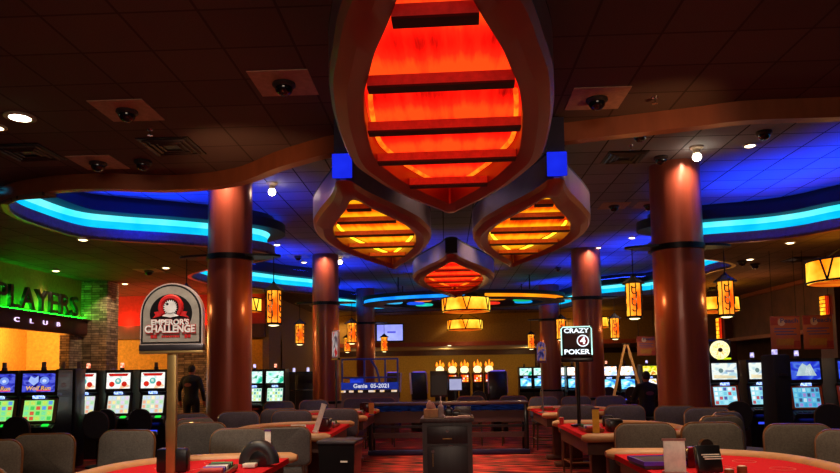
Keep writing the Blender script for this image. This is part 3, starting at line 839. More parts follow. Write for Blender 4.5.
# ================================================================== the poker sign
M_LED = glow('white_lit_sign_letters', (235, 245, 255), 1.5)
M_TUBE = glow('pale_green_edge_light', (200, 255, 240), 1.4)
d = 8.9; b = at(577.5, 371, y=d)
ps = thing('poker_sign', 'square black sign with white glowing edge and letters and a red number disc', 'sign', (b.x, d, TABLE_Z + .001), R(-12))
zt = at(577, 326, y=d).z - TABLE_Z; zb = at(577, 357.5, y=d).z - TABLE_Z; w = 31/F*d*1.0; h = zt - zb
MB().box((0, 0, (zt + zb)/2), (w, .07, h), bev=.02, seg=3).build('sign_box', M_BLK, ps)
m = MB()
r_ = .03
loop = [(-w/2 + .012, zb + .03), (-w/2 + .012, zt - .04), (-w/2 + .035, zt - .014), (w/2 - .035, zt - .014), (w/2 - .012, zt - .04), (w/2 - .012, zb + .03)]
m.tube([(x, -.037, z) for x, z in loop], .0075, 6)
m.build('edge_light', M_TUBE, ps)
MB().box((.0, -.037, zb + h*.52), (w*.78, .006, h*.42)).build('picture_panel', surf('dark_red_print', (60, 18, 18), .5), ps)
fit(text('lettering', 'CRAZY', .1, M_LED, ps, (0, -.04, zb + h*.84), ext=.003, bold=.003), w*.78, h*.15)
fit(text('lettering', 'POKER', .1, M_LED, ps, (0, -.04, zb + h*.17), ext=.003, bold=.003), w*.80, h*.16)
MB().prism([(w*.19*math.cos(2*PI*k/28), w*.19*math.sin(2*PI*k/28)) for k in range(28)], .041, .046, Matrix.Translation((w*.2, 0, zb + h*.52)) @ XZ).build('number_disc', M_LED, ps)
MB().prism([(w*.155*math.cos(2*PI*k/28), w*.155*math.sin(2*PI*k/28)) for k in range(28)], .047, .049, Matrix.Translation((w*.2, 0, zb + h*.52)) @ XZ).build('red_disc', M_REDP, ps)
fit(text('lettering', '4', .1, M_LED, ps, (w*.2, -.051, zb + h*.52), ext=.002, bold=.004), w*.17, h*.24)
MB().box((0, 0, zb - .03), (w*1.0, .09, .06), bev=.008).build('bottom_rail', M_BLK, ps)
MB().cyl((0, 0, 0), (0, 0, zb - .03), .024, seg=12).build('pole', M_BLK, ps)
MB().lathe([(.11, 0), (.11, .015), (.03, .03)], seg=24).build('base_plate', M_BLK, ps)
# ================================================================== the narrow white sign and the small arched one
d = 12.2; b = at(336, 371, y=d)
ws = thing('card_sign', 'narrow white upright sign turned sideways on a thin black pole', 'sign', (b.x, d, TABLE_Z + .001), R(-62))
zt = at(335, 331, y=d).z - TABLE_Z; zb = at(335, 358, y=d).z - TABLE_Z
MB().box((0, 0, (zt + zb)/2), (.34, .035, zt - zb), bev=.01).build('sign_frame', surf('white_sign_frame', (215, 205, 205), .4), ws)
MB().box((0, -.02, (zt + zb)/2), (.28, .006, (zt - zb)*.9)).build('printed_face', picture('card_sign_print', [(.35, (90, 60, 70)), (.5, (230, 215, 210)), (.62, (200, 40, 40))], 3, .5), ws)
MB().box((0, 0, zb - .02), (.34, .05, .04)).build('bottom_rail', M_BLK, ws)
MB().cyl((0, 0, 0), (0, 0, zb), .018, seg=10).build('pole', M_BLK, ws)
MB().lathe([(.10, 0), (.10, .012), (.03, .025)], seg=20).build('base_plate', M_BLK, ws)
d = 11.6; b = at(535, 371, y=d)
ss = thing('arched_sign', 'small arched blue sign on a thin silver pole by the far slim column', 'sign', (max(b.x, 1.62), d, TABLE_Z + .001), 0)
zt = at(535, 342, y=d).z - TABLE_Z; zb = at(535, 362, y=d).z - TABLE_Z
MB().prism(arch(.15, zt - zb), -.015, .015, Matrix.Translation((0, 0, zb)) @ XZ).build('sign_panel', picture('arched_sign_print', [(.35, (40, 40, 90)), (.5, (110, 90, 150)), (.62, (190, 120, 60))], 5, .45), ss)
MB().box((0, 0, zb), (.16, .04, .04)).build('bottom_rail', surf('violet_rail', (90, 50, 120), .4), ss)
MB().cyl((0, 0, 0), (0, 0, zb), .013, seg=10).build('pole', M_SILV, ss)
MB().lathe([(.09, 0), (.09, .012), (.03, .025)], seg=20).build('base_plate', M_SILV, ss)
# ================================================================== orange posters
M_POST = surf('orange_poster_paper', (150, 74, 44), .6, 0, .1, 3)
M_POSTR = surf('red_poster_print', (130, 32, 30), .6)
M_POSTY = surf('yellow_poster_print', (140, 92, 26), .6)
M_POSTV = surf('violet_poster_print', (70, 56, 110), .6)
M_POSTP = surf('pale_poster_print', (170, 140, 124), .6)
def poster(lab, px0, py0, px1, py1, d, rods=True):
    p, q = at(px0, py0, y=d), at(px1, py1, y=d)
    w, h = q.x - p.x, p.z - q.z
    t = thing('poster', lab, 'poster', ((p.x + q.x)/2, d, q.z), 0, 'orange hanging posters')
    MB().box((0, 0, h/2), (w, .02, h), bev=.004).build('board', M_POST, t)
    for c_, s_ in (((-w*.36, -.012, h*.84), (w*.24, .006, h*.22)), ((w*.37, -.012, h*.15), (w*.22, .006, h*.2)), ((0, -.012, h*.98), (w, .006, h*.03)), ((0, -.012, h*.02), (w, .006, h*.03))):
        MB().box(c_, s_).build('red_print', M_POSTR, t, smooth=False)
    MB().box((-.02*w, -.0115, h*.22), (w*.6, .005, h*.2)).build('yellow_print', M_POSTY, t)
    MB().prism([(w*.13*math.cos(2*PI*k/20) - w*.12, w*.13*math.sin(2*PI*k/20) + h*.82) for k in range(20)], .011, .015, XZ).build('pale_disc', M_POSTP, t)
    fit(text('title_lettering', 'Peach', .1, M_POSTV, t, (w*.14, -.018, h*.86), ext=.002, bold=.002), w*.6, h*.14)
    m = MB()
    for k, (xx, ww) in enumerate(((.0, .74), (-.05, .66), (.03, .7))): m.box((xx*w, -.012, h*(.62 - k*.085)), (ww*w, .005, h*.032))
    m.build('small_print', M_POSTV, t, smooth=False)
    if rods:
        m = MB()
        for s in (-1, 1): m.cyl((s*w*.4, 0, h), (s*w*.4, 0, Z_SOFFIT - q.z), .006, seg=6)
        m.build('hanging_wire', M_IRON, t)
    return t
poster('orange poster over the slot machines, nearer the wheel topper', 769.5, 316.5, 801, 349, 15.0)
poster('orange poster over the slot machines, close to the picture edge', 802, 315.5, 834, 349, 15.0)
poster('smaller dim orange poster between the ladder and the nearest wheel side column', 636.5, 336.5, 656, 355.5, 20.5)
# ================================================================== wall television, sconces
p, q = at(376, 324, y=29.88), at(404, 341.5, y=29.88)
tv = thing('wall_television', 'wall television with a pale blue picture high on the far bulkhead', 'television', ((p.x + q.x)/2, 29.88, (p.z + q.z)/2), 0)
w, h = q.x - p.x, p.z - q.z
MB().box((0, 0, 0), (w, .12, h), bev=.02).build('casing', M_BLK, tv)
MB().box((0, -.062, 0), (w*.92, .006, h*.88)).build('screen', glow('pale_blue_tv_picture', (175, 185, 255), 1.0, (130, 130, 240), 1.2), tv)
MB().box((w*.06, -.067, .02), (w*.3, .004, h*.1)).build('caption_bar', glow('blue_tv_caption', (90, 90, 225), .9), tv)
M_SCON = glow('amber_sconce_glass', (255, 190, 40), 1.6, (255, 120, 12), 6)
M_SCONR = glow('red_sconce_glass', (225, 40, 10), .9)
for k, (yy, pz0, pz1, lab) in enumerate([(18.6, 3.5, 2.98, 'amber wall sconce above the orange poster at the picture edge'), (25.7, 3.46, 2.68, 'amber wall sconce right above the round wheel topper')]):
    t = thing('wall_sconce', lab, 'wall light', (10.18, yy, (pz0 + pz1)/2), 0, 'amber wall sconces')
    h = abs(pz0 - pz1)
    MB().box((.0, 0, 0), (.10, .26, h), bev=.01).build('glass_front', M_SCON, t)
    MB().box((.0, -.145, 0), (.09, .02, h*.96)).build('red_side_glass', M_SCONR, t)
    m = MB()
    for j in range(6): m.box((0, 0, -h/2 + h*j/5), (.13, .29, .018))
    m.box((.06, 0, 0), (.03, .3, h + .06)); m.build('frame', M_IRON, t, smooth=False)

# the green tape lamp on the ledge behind the club letters
MB().box((-9.38, 15.2, 3.145), (.03, 4.2, .03)).build('cove_light_4', glow('green_led_tape', (10, 255, 30), 32.0), kind='structure')
# ================================================================== slot machines
M_CAB = surf('black_slot_cabinet', (20, 18, 22), .35, 0, .2, 8, coat=.2)
M_CABT = surf('dark_slot_trim', (54, 46, 44), .35, .4)
M_ORANGE = surf('orange_screen_bezel', (214, 84, 24), .4)
M_GOLD = surf('gold_screen_bezel', (128, 98, 58), .4, .4)
M_LOGO = glow('blue_logo_light', (60, 110, 255), 1.5, (190, 215, 255), 20, lo=.4, hi=.6)
M_GREEN = glow('green_button_light', (30, 235, 60), 1.3)
M_BASEB = glow('blue_base_light', (50, 70, 255), 1.4)
M_BASER = glow('red_base_light', (255, 70, 30), 1.3)
M_CANDL = glow('white_candle_glass', (230, 220, 255), 1.2, (120, 110, 190), 14)
M_CANDR = glow('red_candle_glass', (255, 90, 50), 1.6, (255, 200, 170), 14)
M_STOOLB = surf('matt_black_cabinet', (9, 8, 10), .85)
M_CANDO = surf('unlit_candle_glass', (90, 70, 64), .3)
SCR = {
 'wolf_up': picture('blue_wolf_title_screen', [(.3, (20, 16, 90)), (.45, (50, 56, 190)), (.55, (90, 100, 220)), (.7, (30, 30, 140))], 4.0, .95),
 'wolf_lo': screen('green_reel_screen', [(70, 200, 90), (190, 220, 90), (120, 220, 150), (210, 90, 60), (90, 150, 220), (60, 190, 80)], 5, 4, .95, (150, 225, 120)),
 'trop_up': picture('pale_title_screen', [(.3, (170, 215, 215)), (.42, (245, 240, 232)), (.62, (250, 250, 240)), (.72, (235, 190, 150))], 3.2, 1.0, (1, 1, 1.2)),
 'trop_lo': screen('pastel_reel_screen', [(240, 225, 150), (200, 215, 235), (235, 170, 140), (170, 220, 170), (220, 200, 230), (245, 235, 190)], 5, 4, .95, (205, 215, 200)),
 'green_up': picture('green_white_title_screen', [(.3, (10, 150, 110)), (.45, (225, 255, 245)), (.62, (150, 245, 215)), (.75, (20, 170, 130))], 2.6, 1.1),
 'green_lo': screen('white_green_reel_screen', [(235, 250, 235), (150, 215, 170), (215, 225, 130), (90, 160, 150), (250, 250, 250)], 6, 4, 1.0, (200, 235, 215)),
 'wheel_up': picture('pale_beach_title_screen', [(.3, (150, 190, 215)), (.45, (235, 240, 230)), (.6, (215, 230, 225)), (.72, (170, 205, 215))], 3.0, 1.0),
 'wheel_lo': screen('cyan_reel_screen', [(165, 225, 235), (235, 240, 245), (120, 200, 220), (190, 80, 90), (80, 90, 160)], 5, 4, .95, (150, 215, 230)),
 'wolfr_up': picture('blue_night_title_screen', [(.32, (20, 30, 170)), (.46, (40, 60, 200)), (.6, (80, 120, 215)), (.72, (30, 50, 190))], 2.6, 1.0),
 'wolfr_lo': screen('blue_reel_screen', [(60, 150, 200), (120, 200, 220), (150, 130, 200), (60, 80, 120), (190, 220, 235)], 6, 4, .9, (90, 175, 215)),
 'bright_up': picture('glowing_white_title_screen', [(.3, (255, 170, 90)), (.45, (255, 250, 240)), (.7, (160, 190, 255))], 3.0, 1.5),
 'yellow_up': picture('yellow_title_screen', [(.3, (120, 170, 20)), (.45, (245, 215, 30)), (.6, (255, 245, 170)), (.75, (200, 120, 10))], 3.4, 1.2),
 'cyan_lo': picture('cyan_game_screen', [(.3, (30, 120, 235)), (.5, (120, 225, 255)), (.7, (230, 250, 255))], 3.0, 1.1),
 'red_lo': screen('red_reel_screen', [(255, 120, 20), (235, 40, 20), (255, 200, 80), (250, 230, 220), (200, 20, 20)], 4, 3, 1.2, (235, 90, 20)),
}
GLC = {}
def GL(c):
    if c not in GLC: GLC[c] = glow('lit_title_print', c, .95)
    return GLC[c]
M_TITLE = glow('gold_title_print', (250, 190, 60), 1.0)
def slot(lab, x, y, rz=0.0, up='trop_up', lo='trop_lo', bezel=None, base=None, candle=None, group='slot machines', w=.62, green=True, top=1.82, title=None, wheel=False, sc=1.0, logo=True):
    t = thing('slot_machine', lab, 'slot machine', (x, y, 0), rz, group)
    t.scale = (sc, sc, sc*.975)
    h = w/2
    prof = [(.30, 0), (-.26, 0), (-.26, .66), (-.40, .74), (-.41, .81), (-.27, .88), (-.17, 1.33), (-.24, 1.37), (-.21, top), (.30, top)]
    YZ = Matrix(((0, 0, 1, 0), (1, 0, 0, 0), (0, 1, 0, 0), (0, 0, 0, 1)))  # (a,b,c)->(c,a,b)
    MB().prism(prof, -h, h, YZ).build('cabinet', M_CAB, t, ang=20)
    sw = w*.86
    # upper screen
    def tilted(y0, z0, y1, z1, wd, th, name, mat, out=.012):
        L = math.hypot(y1 - y0, z1 - z0); a = math.atan2(y1 - y0, z1 - z0)
        return MB().box(((0), (y0 + y1)/2 - out, (z0 + z1)/2), (wd, th, L), rx=-a, bev=.004).build(name, mat, t)
    tilted(-.24, 1.40, -.212, top - .03, w*.96, .02, 'upper_bezel', M_CABT, .0)
    tilted(-.239, 1.435, -.2135, top - .06, sw, .02, 'upper_screen', SCR[up], .008)
    tilted(-.265, .895, -.175, 1.315, w*.96, .02, 'lower_bezel', bezel or M_CABT, .0)
    tilted(-.258, .93, -.185, 1.285, sw*.9, .02, 'lower_screen', SCR[lo], .008)
    def art(shapes):
        a = math.atan2(-.2135 + .239, top - .06 - 1.435); zc = (1.435 + top - .06)/2; hh_ = (top - 1.495)/2
        M = Matrix.Translation((0, -.2465, zc)) @ Matrix.Rotation(-a, 4, 'X')
        for nm, col, pts in shapes:
            MB().prism([(px*sw/2*.96, pz*hh_*.96) for px, pz in pts], .0, .003, M @ XZ).build(nm, GL(col), t, smooth=False)
    def disc(x, z, r, n=18): return [(x + r*math.cos(2*PI*k/n), z + r*1.45*math.sin(2*PI*k/n)) for k in range(n)]
    if up == 'trop_up':
        art([('title_header', (205, 24, 20), [(-.9, .95), (-.75, .6), (.75, .6), (.9, .95)]), ('title_disc', (80, 185, 180), disc(0, -.05, .27)), ('title_disc', (245, 245, 220), disc(0, -.02, .15)),
             ('title_fruit', (215, 40, 24), disc(-.55, -.45, .24)), ('title_fruit', (215, 40, 24), disc(.55, -.45, .24))])
    if up == 'wolf_up':
        art([('title_wolf', (160, 185, 250), [(-.65, .2), (-.5, .75), (-.25, .5), (-.02, .8), (.0, .1), (-.3, -.3)]), ('title_wolf', (120, 150, 240), disc(.38, .25, .3)), ('title_moon', (220, 235, 255), disc(.38, .2, .13)),
             ('title_bar', (235, 70, 120), [(-.1, -.95), (.8, -.95), (.8, -.8), (-.1, -.8)])])
    if up == 'wolfr_up':
        art([('title_wolf', (176, 200, 205), [(-.7, -.6), (-.45, .4), (-.2, .85), (.1, .55), (.35, .8), (.6, -.1), (.75, -.6)]), ('title_wolf_face', (225, 235, 235), [(-.1, -.5), (.05, .4), (.3, .4), (.45, -.3), (.3, -.6)])])
    if up == 'wheel_up':
        art([('title_tree', (110, 140, 140), disc(-.3, .1, .2)), ('title_sand', (236, 222, 180), [(-.9, -.9), (.9, -.9), (.9, -.6), (-.9, -.45)]), ('title_lettering_block', (150, 165, 190), [(.1, -.1), (.8, -.1), (.8, .15), (.1, .15)])])
    if title:
        fit(text('title_lettering', title, .1, M_TITLE, t, (0, -.258, 1.50), ext=.002, bold=.001, shear=.2), sw*.75, .075)
    MB().box((0, -.225, 1.345), (w*.3, .05, .055), bev=.006).build('logo_light', M_LOGO if logo else M_CABT, t)
    b = MB().box((0, -.352, .845), (w*.9, .13, .02), rx=.45, bev=.004)
    for k in range(5): b.box((-w*.32 + k*w*.14, -.36, .862), (.05, .035, .012), rx=.45)
    dk = b.build('button_deck', M_CABT, t)
    if green: MB().box((w*.32, -.395, .862), (.11, .06, .02), rx=.45, bev=.004).build('spin_button', M_GREEN, t)
    if base: MB().box((0, -.268, .56), (w*.4, .015, .04)).build('base_light', base, t)
    MB().cyl((-.04, .0, top), (-.04, .0, top + .05), .045, seg=12).build('candle_base', M_CABT, t)
    MB().cyl((-.04, .0, top + .05), (-.04, .0, top + .15), .036, seg=12).build('candle_lamp', candle or M_CANDO, t)
    if wheel:
        wz = top + .215
        q = MB().box((0, .05, top + .22), (.5, .2, .44), bev=.05, seg=3); q.build('wheel_housing', M_CAB, t)
        MB().cyl((0, -.05, wz), (0, -.085, wz), .19, seg=32).build('wheel_face', picture('wheel_face_lamp', [(.3, (225, 170, 60)), (.45, (255, 245, 190)), (.7, (255, 225, 130))], 5, 1.25), t)
        m = MB()
        for k in range(12): m.box((.12*math.cos(k*PI/6), -.087, wz + .12*math.sin(k*PI/6)), (.10, .004, .005), ry=-k*PI/6)
        m.build('wheel_spoke_lines', surf('brown_wheel_lines', (190, 140, 60), .5), t)
        MB().cyl((0, -.08, wz), (0, -.10, wz), .045, seg=20).build('wheel_hub', surf('wheel_hub', (90, 60, 40), .4), t)
        MB().box((.08, -.06, top + .035), (.26, .03, .035)).build('ticket_light', glow('yellow_green_ticket_light', (205, 230, 20), 1.3), t)
    return t
def SX_(px, d): return at(px, 371, y=d).x
G = 'slot machines along the club wall'
slot('blue wolf slot machine with green reels, in full view, club side', SX_(44.5, 11.7), 11.75, R(4), 'wolf_up', 'wolf_lo', M_GOLD, None, None, G, title='Wolf Run', w=.64)
slot('blue wolf slot machine with green reels, cut by the picture edge, club side', SX_(5, 11.7), 11.75, R(4), 'wolf_up', 'wolf_lo', M_GOLD, None, None, G, title='Wolf Run', w=.64)
slot('red and white slot machine whose screens are half hidden by the dark cabinet', SX_(89, 13.7), 13.75, 0, 'trop_up', 'trop_lo', None, None, M_CANDR, G, w=.56)
slot('middle red and white slot machine of the three, below the stone pier', SX_(123, 13.7), 13.75, 0, 'trop_up', 'trop_lo', None, None, M_CANDR, G, w=.56)
slot('red and white slot machine beside the challenge sign post with blue light below', SX_(157, 13.7), 13.75, 0, 'trop_up', 'trop_lo', None, M_BASEB, None, G, w=.56)
# the dark machine seen end on
t = thing('slot_machine', 'dark slot machine seen from its plain black side between the wolf and fruit machines', 'slot machine', (SX_(68, 12.4), 12.5, 0), 0, G)
MB().box((0, 0, .9), (.38, .36, 1.8), bev=.02).build('cabinet', M_CAB, t)
MB().box((-.21, -.05, 1.56), (.02, .4, .4)).build('side_trim', M_CABT, t)
for s in (-.15, .15): MB().cyl((s, 0, 1.8), (s, 0, 1.93), .035, seg=10).build('candle_lamp', M_CANDO, t)
slot('green and white slot machine partly behind the nearest club side column', SX_(256, 18.8), 18.8, 0, 'green_up', 'green_lo', None, M_BASER, M_CANDL, 'green screen slot machines', green=False, w=.55)
slot('green and white slot machine in full view between the two club side columns', SX_(277, 18.8), 18.8, 0, 'green_up', 'green_lo', None, None, M_CANDR, 'green screen slot machines', green=False, w=.55)
# seen from behind
def back_slot(lab, x, y, rz=0, lamp_=None):
    t = thing('slot_machine', lab, 'slot machine', (x, y, 0), rz, 'slot machines seen from behind')
    MB().box((0, 0, .85), (.66, .6, 1.7), bev=.03).build('cabinet', M_CAB, t)
    MB().box((0, -.305, 1.5), (.5, .02, .28), bev=.01).build('rear_panel', M_CABT, t)
    MB().box((0, -.31, 1.15), (.56, .02, .05)).build('chrome_bar', M_CHROME, t)
    MB().cyl((0, 0, 1.7), (0, 0, 1.82), .04, seg=10).build('candle_lamp', lamp_ or M_CANDL, t)
back_slot('unlit slot machine back just inside the club side middle column, blue strip on top', SX_(308, 20.5), 20.5)
back_slot('unlit slot machine back beside the green screen machines', SX_(294, 21.5), 21.5)
G = 'slot machines on the wheel side'
slot('slot machine with a round glowing wheel topper beside the nearest wheel side column', SX_(720.5, 13.8), 13.85, 0, 'wheel_up', 'wheel_lo', M_ORANGE, M_BASEB, None, G, wheel=True, green=False, w=.56)
slot('pale beach screen slot machine next to the wheel topped one, half covered', SX_(756, 13.8), 13.85, 0, 'wheel_up', 'wheel_lo', None, M_BASEB, M_CANDL, G, green=False, w=.5)
slot('grey wolf slot machine with orange lower frame below the posters', SX_(801, 12.6), 12.65, R(-4), 'wolfr_up', 'wolfr_lo', M_ORANGE, M_BASEB, M_CANDL, G, green=False, w=.57)
slot('grey wolf slot machine with orange frame cut by the picture edge', SX_(848, 12.6), 12.65, R(-4), 'wolfr_up', 'wolfr_lo', M_ORANGE, M_BASEB, M_CANDL, G, green=False, w=.57)
t = thing('slot_machine', 'tall black cabinet in place of a blurred passer-by between beach and wolf machines', 'slot machine', (SX_(775.5, 11.9), 11.9, 0), 0, G)
MB().box((0, 0, .92), (.28, .5, 1.84), bev=.04).build('cabinet', M_STOOLB, t)  # made-up cabinet with candle, added in place of a blurred passer-by
MB().box((0, -.255, 1.5), (.16, .02, .05)).build('side_label', M_CABT, t)
MB().cyl((0, 0, 1.84), (0, 0, 1.93), .045, seg=10).build('candle_lamp', M_CANDL, t)
G = 'slot machines behind the ladder'
slot('bright white screen slot machine behind the ladder, beside the poker sign column', SX_(607.5, 25), 25, 0, 'bright_up', 'cyan_lo', None, M_BASEB, M_CANDR, G, green=False, w=.62)
slot('cyan and white slot machine seen between the legs of the ladder', SX_(626, 25), 25, 0, 'bright_up', 'cyan_lo', None, M_BASEB, None, G, green=False, w=.62)
slot('yellow screen slot machine behind the seated person under the dim poster', SX_(648, 25), 25, 0, 'yellow_up', 'bright_up', None, M_BASEB, M_CANDL, G, green=False, w=.57)
G = 'slot machines between the far columns'
slot('cyan slot machine just beside the poker sign pole between far columns', SX_(573, 28), 28, 0, 'bright_up', 'cyan_lo', None, None, None, G, green=False)
slot('cyan slot machine half behind the far column with the poker sign in front', SX_(563, 29.5), 29.5, 0, 'bright_up', 'cyan_lo', None, None, None, G, green=False)
slot('distant slot machine glowing beyond the small arched sign, on its column side', SX_(539, 31.5), 31.5, 0, 'green_up', 'cyan_lo', None, None, None, G, green=False)
slot('distant slot machine glowing alone against the far wall beside the arched sign', SX_(525, 31.5), 31.5, 0, 'green_up', 'cyan_lo', None, None, None, G, green=False)
# the five flame topped machines at the far wall
M_FLAMET = glow('orange_flame_topper', (255, 150, 30), 1.8, (255, 70, 10), 8)
M_HOTTOP = glow('white_hot_topper', (255, 240, 190), 1.5, (255, 215, 140), 5)
five = ['first flame topped slot machine of the far row, behind the monitors', 'second flame topped slot machine of the far row, over the white monitor', 'middle flame topped slot machine of the far row of five',
        'fourth flame topped slot machine of the far row, all orange', 'last flame topped slot machine of the far row, beside the dark terminal']
for k, px in enumerate((440, 452.5, 464.5, 477.5, 489)):
    x = SX_(px, 33.5)
    t = thing('slot_machine', five[k], 'slot machine', (x, 33.5, 0), 0, 'flame topped slot machines at the far wall')
    t.scale = (.92, .92, .91)
    MB().box((0, 0, .85), (.56, .5, 1.7), bev=.02).build('cabinet', M_CAB, t)
    MB().box((0, -.26, 1.42), (.5, .03, .46), bev=.02).build('screen_frame', M_ORANGE, t)
    MB().box((0, -.28, 1.40), (.38, .02, .36), bev=.005).build('screen', SCR['red_lo'], t)
    MB().box((0, -.26, .95), (.4, .03, .3), bev=.01).build('lower_screen', M_CAB, t)
    MB().lathe([(.12, 1.7), (.2, 1.76), (.22, 1.92), (.14, 2.04), (.03, 2.08)], seg=20).build('white_topper', M_HOTTOP, t)
    m = MB()
    for s, hh in ((-.16, 2.30), (.02, 2.42), (.17, 2.28)):
        m.lathe([(.03, 2.02), (.07, 2.10), (.06, 2.18), (.01, hh)], (s, -.03, 0), 10)
    m.build('flame', M_FLAMET, t)

# ================================================================== stools at the machines
M_STOOL = surf('black_vinyl', (24, 22, 26), .5, 0, .2, 20)
M_STRIM = surf('bronze_piping', (84, 60, 44), .4, .3)
def make_stool(lab, x, y, rz):
    t = thing('slot_stool', lab, 'stool', (x, y, 0), rz, 'round backed stools at the slot machines')
    o = []
    for k in range(36):
        a = 2*PI*k/36; o.append((.215*math.copysign(abs(math.cos(a))**.85, math.cos(a)), .235*math.copysign(abs(math.sin(a))**.85, math.sin(a)) + .79))
    MB().prism(o, .19, .26, XZ).build('backrest', M_STOOL, t)       # backrest on the -y side, facing the machine
    MB().tube([(x_, -.225, z_) for x_, z_ in o], .014, 6, closed=True).build('piping', M_STRIM, t)
    MB().lathe([(.0, .50), (.20, .50), (.225, .54), (.20, .59), (.0, .60)], seg=24).build('seat', M_STOOL, t)
    MB().box((0, -.21, .62), (.07, .03, .14), rx=.1).build('back_bracket', M_IRON, t)
    MB().lathe([(.24, 0), (.23, .03), (.05, .06), (.04, .48), (.06, .50)], seg=20).build('pedestal', M_IRON, t)
    return t
st = None
for px, d, rz, lab in [(18, 10.9, R(2), 'round backed black stool in front of the wolf slot machine by the club sign'), (-18, 10.8, 0, 'round backed black stool at the picture edge, club side'),
                       (95, 12.3, R(10), 'round backed black stool in front of the half hidden fruit slot machine'), (108, 12.9, R(-6), 'round backed stool right behind another, between two fruit slot machines'),
                       (141, 12.8, 0, 'round backed black stool before the fruit machine by the sign post'),
                       (738, 12.6, R(-6), 'dark stool covering the lower screen of the wheel topped machine'), (829, 11.4, R(-10), 'dark stool at the wolf machine by the picture edge, wheel side'),
                       (608, 23.4, 0, 'small dark stool before the bright white machine behind the ladder'), (631, 23.2, 0, 'small dark stool between the ladder legs and the seated person'),
                       (655, 23.3, 0, 'small dark stool in front of the yellow screen machine'),
                       (479, 20.5, PI, 'round backed stool at the dark terminals below the far flame topped row')]:
    x = SX_(px, d - .22) + (.0)
    if st is None: st = make_stool(lab, x, d, rz)
    else: dup(st, (x, d, 0), rz, lab)
# ================================================================== chairs
M_FAB = surf('grey_woven_fabric', (92, 86, 80), .9, 0, .25, 60)
M_FABV = surf('slate_woven_fabric', (78, 74, 90), .9, 0, .25, 60)
M_WOODT = surf('bronze_wood_trim', (128, 82, 44), .3, .35, .2, 8, coat=.3)
M_LEGD = surf('dark_walnut', (66, 36, 24), .45)
def rrect(w, h, r, z0=0.0, n=6, rb=None):
    rb = r if rb is None else rb
    out = []
    for (cx, cz, a0, rr) in ((w/2 - r, z0 + h - r, 0, r), (-w/2 + r, z0 + h - r, PI/2, r), (-w/2 + rb, z0 + rb, PI, rb), (w/2 - rb, z0 + rb, 3*PI/2, rb)):
        out += [(cx + rr*math.cos(a0 + PI/2*k/n), cz + rr*math.sin(a0 + PI/2*k/n)) for k in range(n + 1)]
    return out
def make_chair(lab, x, y, rz, fab):
    """front towards +y, backrest at -y"""
    t = thing('casino_chair', lab, 'chair', (x, y, 0), rz, 'padded casino chairs round the card tables')
    t.scale = (1, 1, .965)
    o = rrect(.615, .44, .12, .66, rb=.06)
    def bend(p):       # the back wraps a little round the sitter
        return (p[0], p[1] + .35*p[0]*p[0] - .10*(p[2] - .66), p[2])
    def shell(out, ya, yb):
        m = MB(); rows = []
        for f, yy in ((0.0, ya), (.93, ya - .012), (1.0, ya + .01), (1.0, yb - .01), (.93, yb + .012), (0.0, yb)):
            cx, cz = 0, .88
            rows.append([bend((cx + (px - cx)*f, yy, cz + (pz - cz)*f)) for px, pz in out])
        m.sheet(rows, closed=True); return m
    shell(o, -.26, -.19).build('backrest', fab, t, ang=60)
    MB().tube([bend((px*1.0, -.225, pz)) for px, pz in o], .016, 6, closed=True).build('wood_trim', M_WOODT, t)
    MB().box((0, .02, .60), (.54, .50, .10), bev=.035, seg=3).build('seat', fab, t)
    MB().box((0, .02, .54), (.50, .46, .04)).build('seat_rail', M_LEGD, t)
    for sx in (-1, 1):
        MB().tube([(sx*.22, .22, .54), (sx*.235, .24, .0)], [.026, .016], 8).build('leg', M_LEGD, t)
        MB().tube([(sx*.25, -.25, .90), (sx*.23, -.21, .56), (sx*.235, -.25, .0)], [.02, .026, .016], 8).build('leg', M_LEGD, t)
    m = MB()
    m.cyl((-.23, .23, .22), (.23, .23, .22), .014, seg=8); m.cyl((-.23, -.23, .22), (.23, -.23, .22), .014, seg=8)
    for sx in (-1, 1): m.cyl((sx*.23, .23, .22), (sx*.23, -.23, .22), .014, seg=8)
    m.build('foot_rail', M_WOODT, t)
    return t
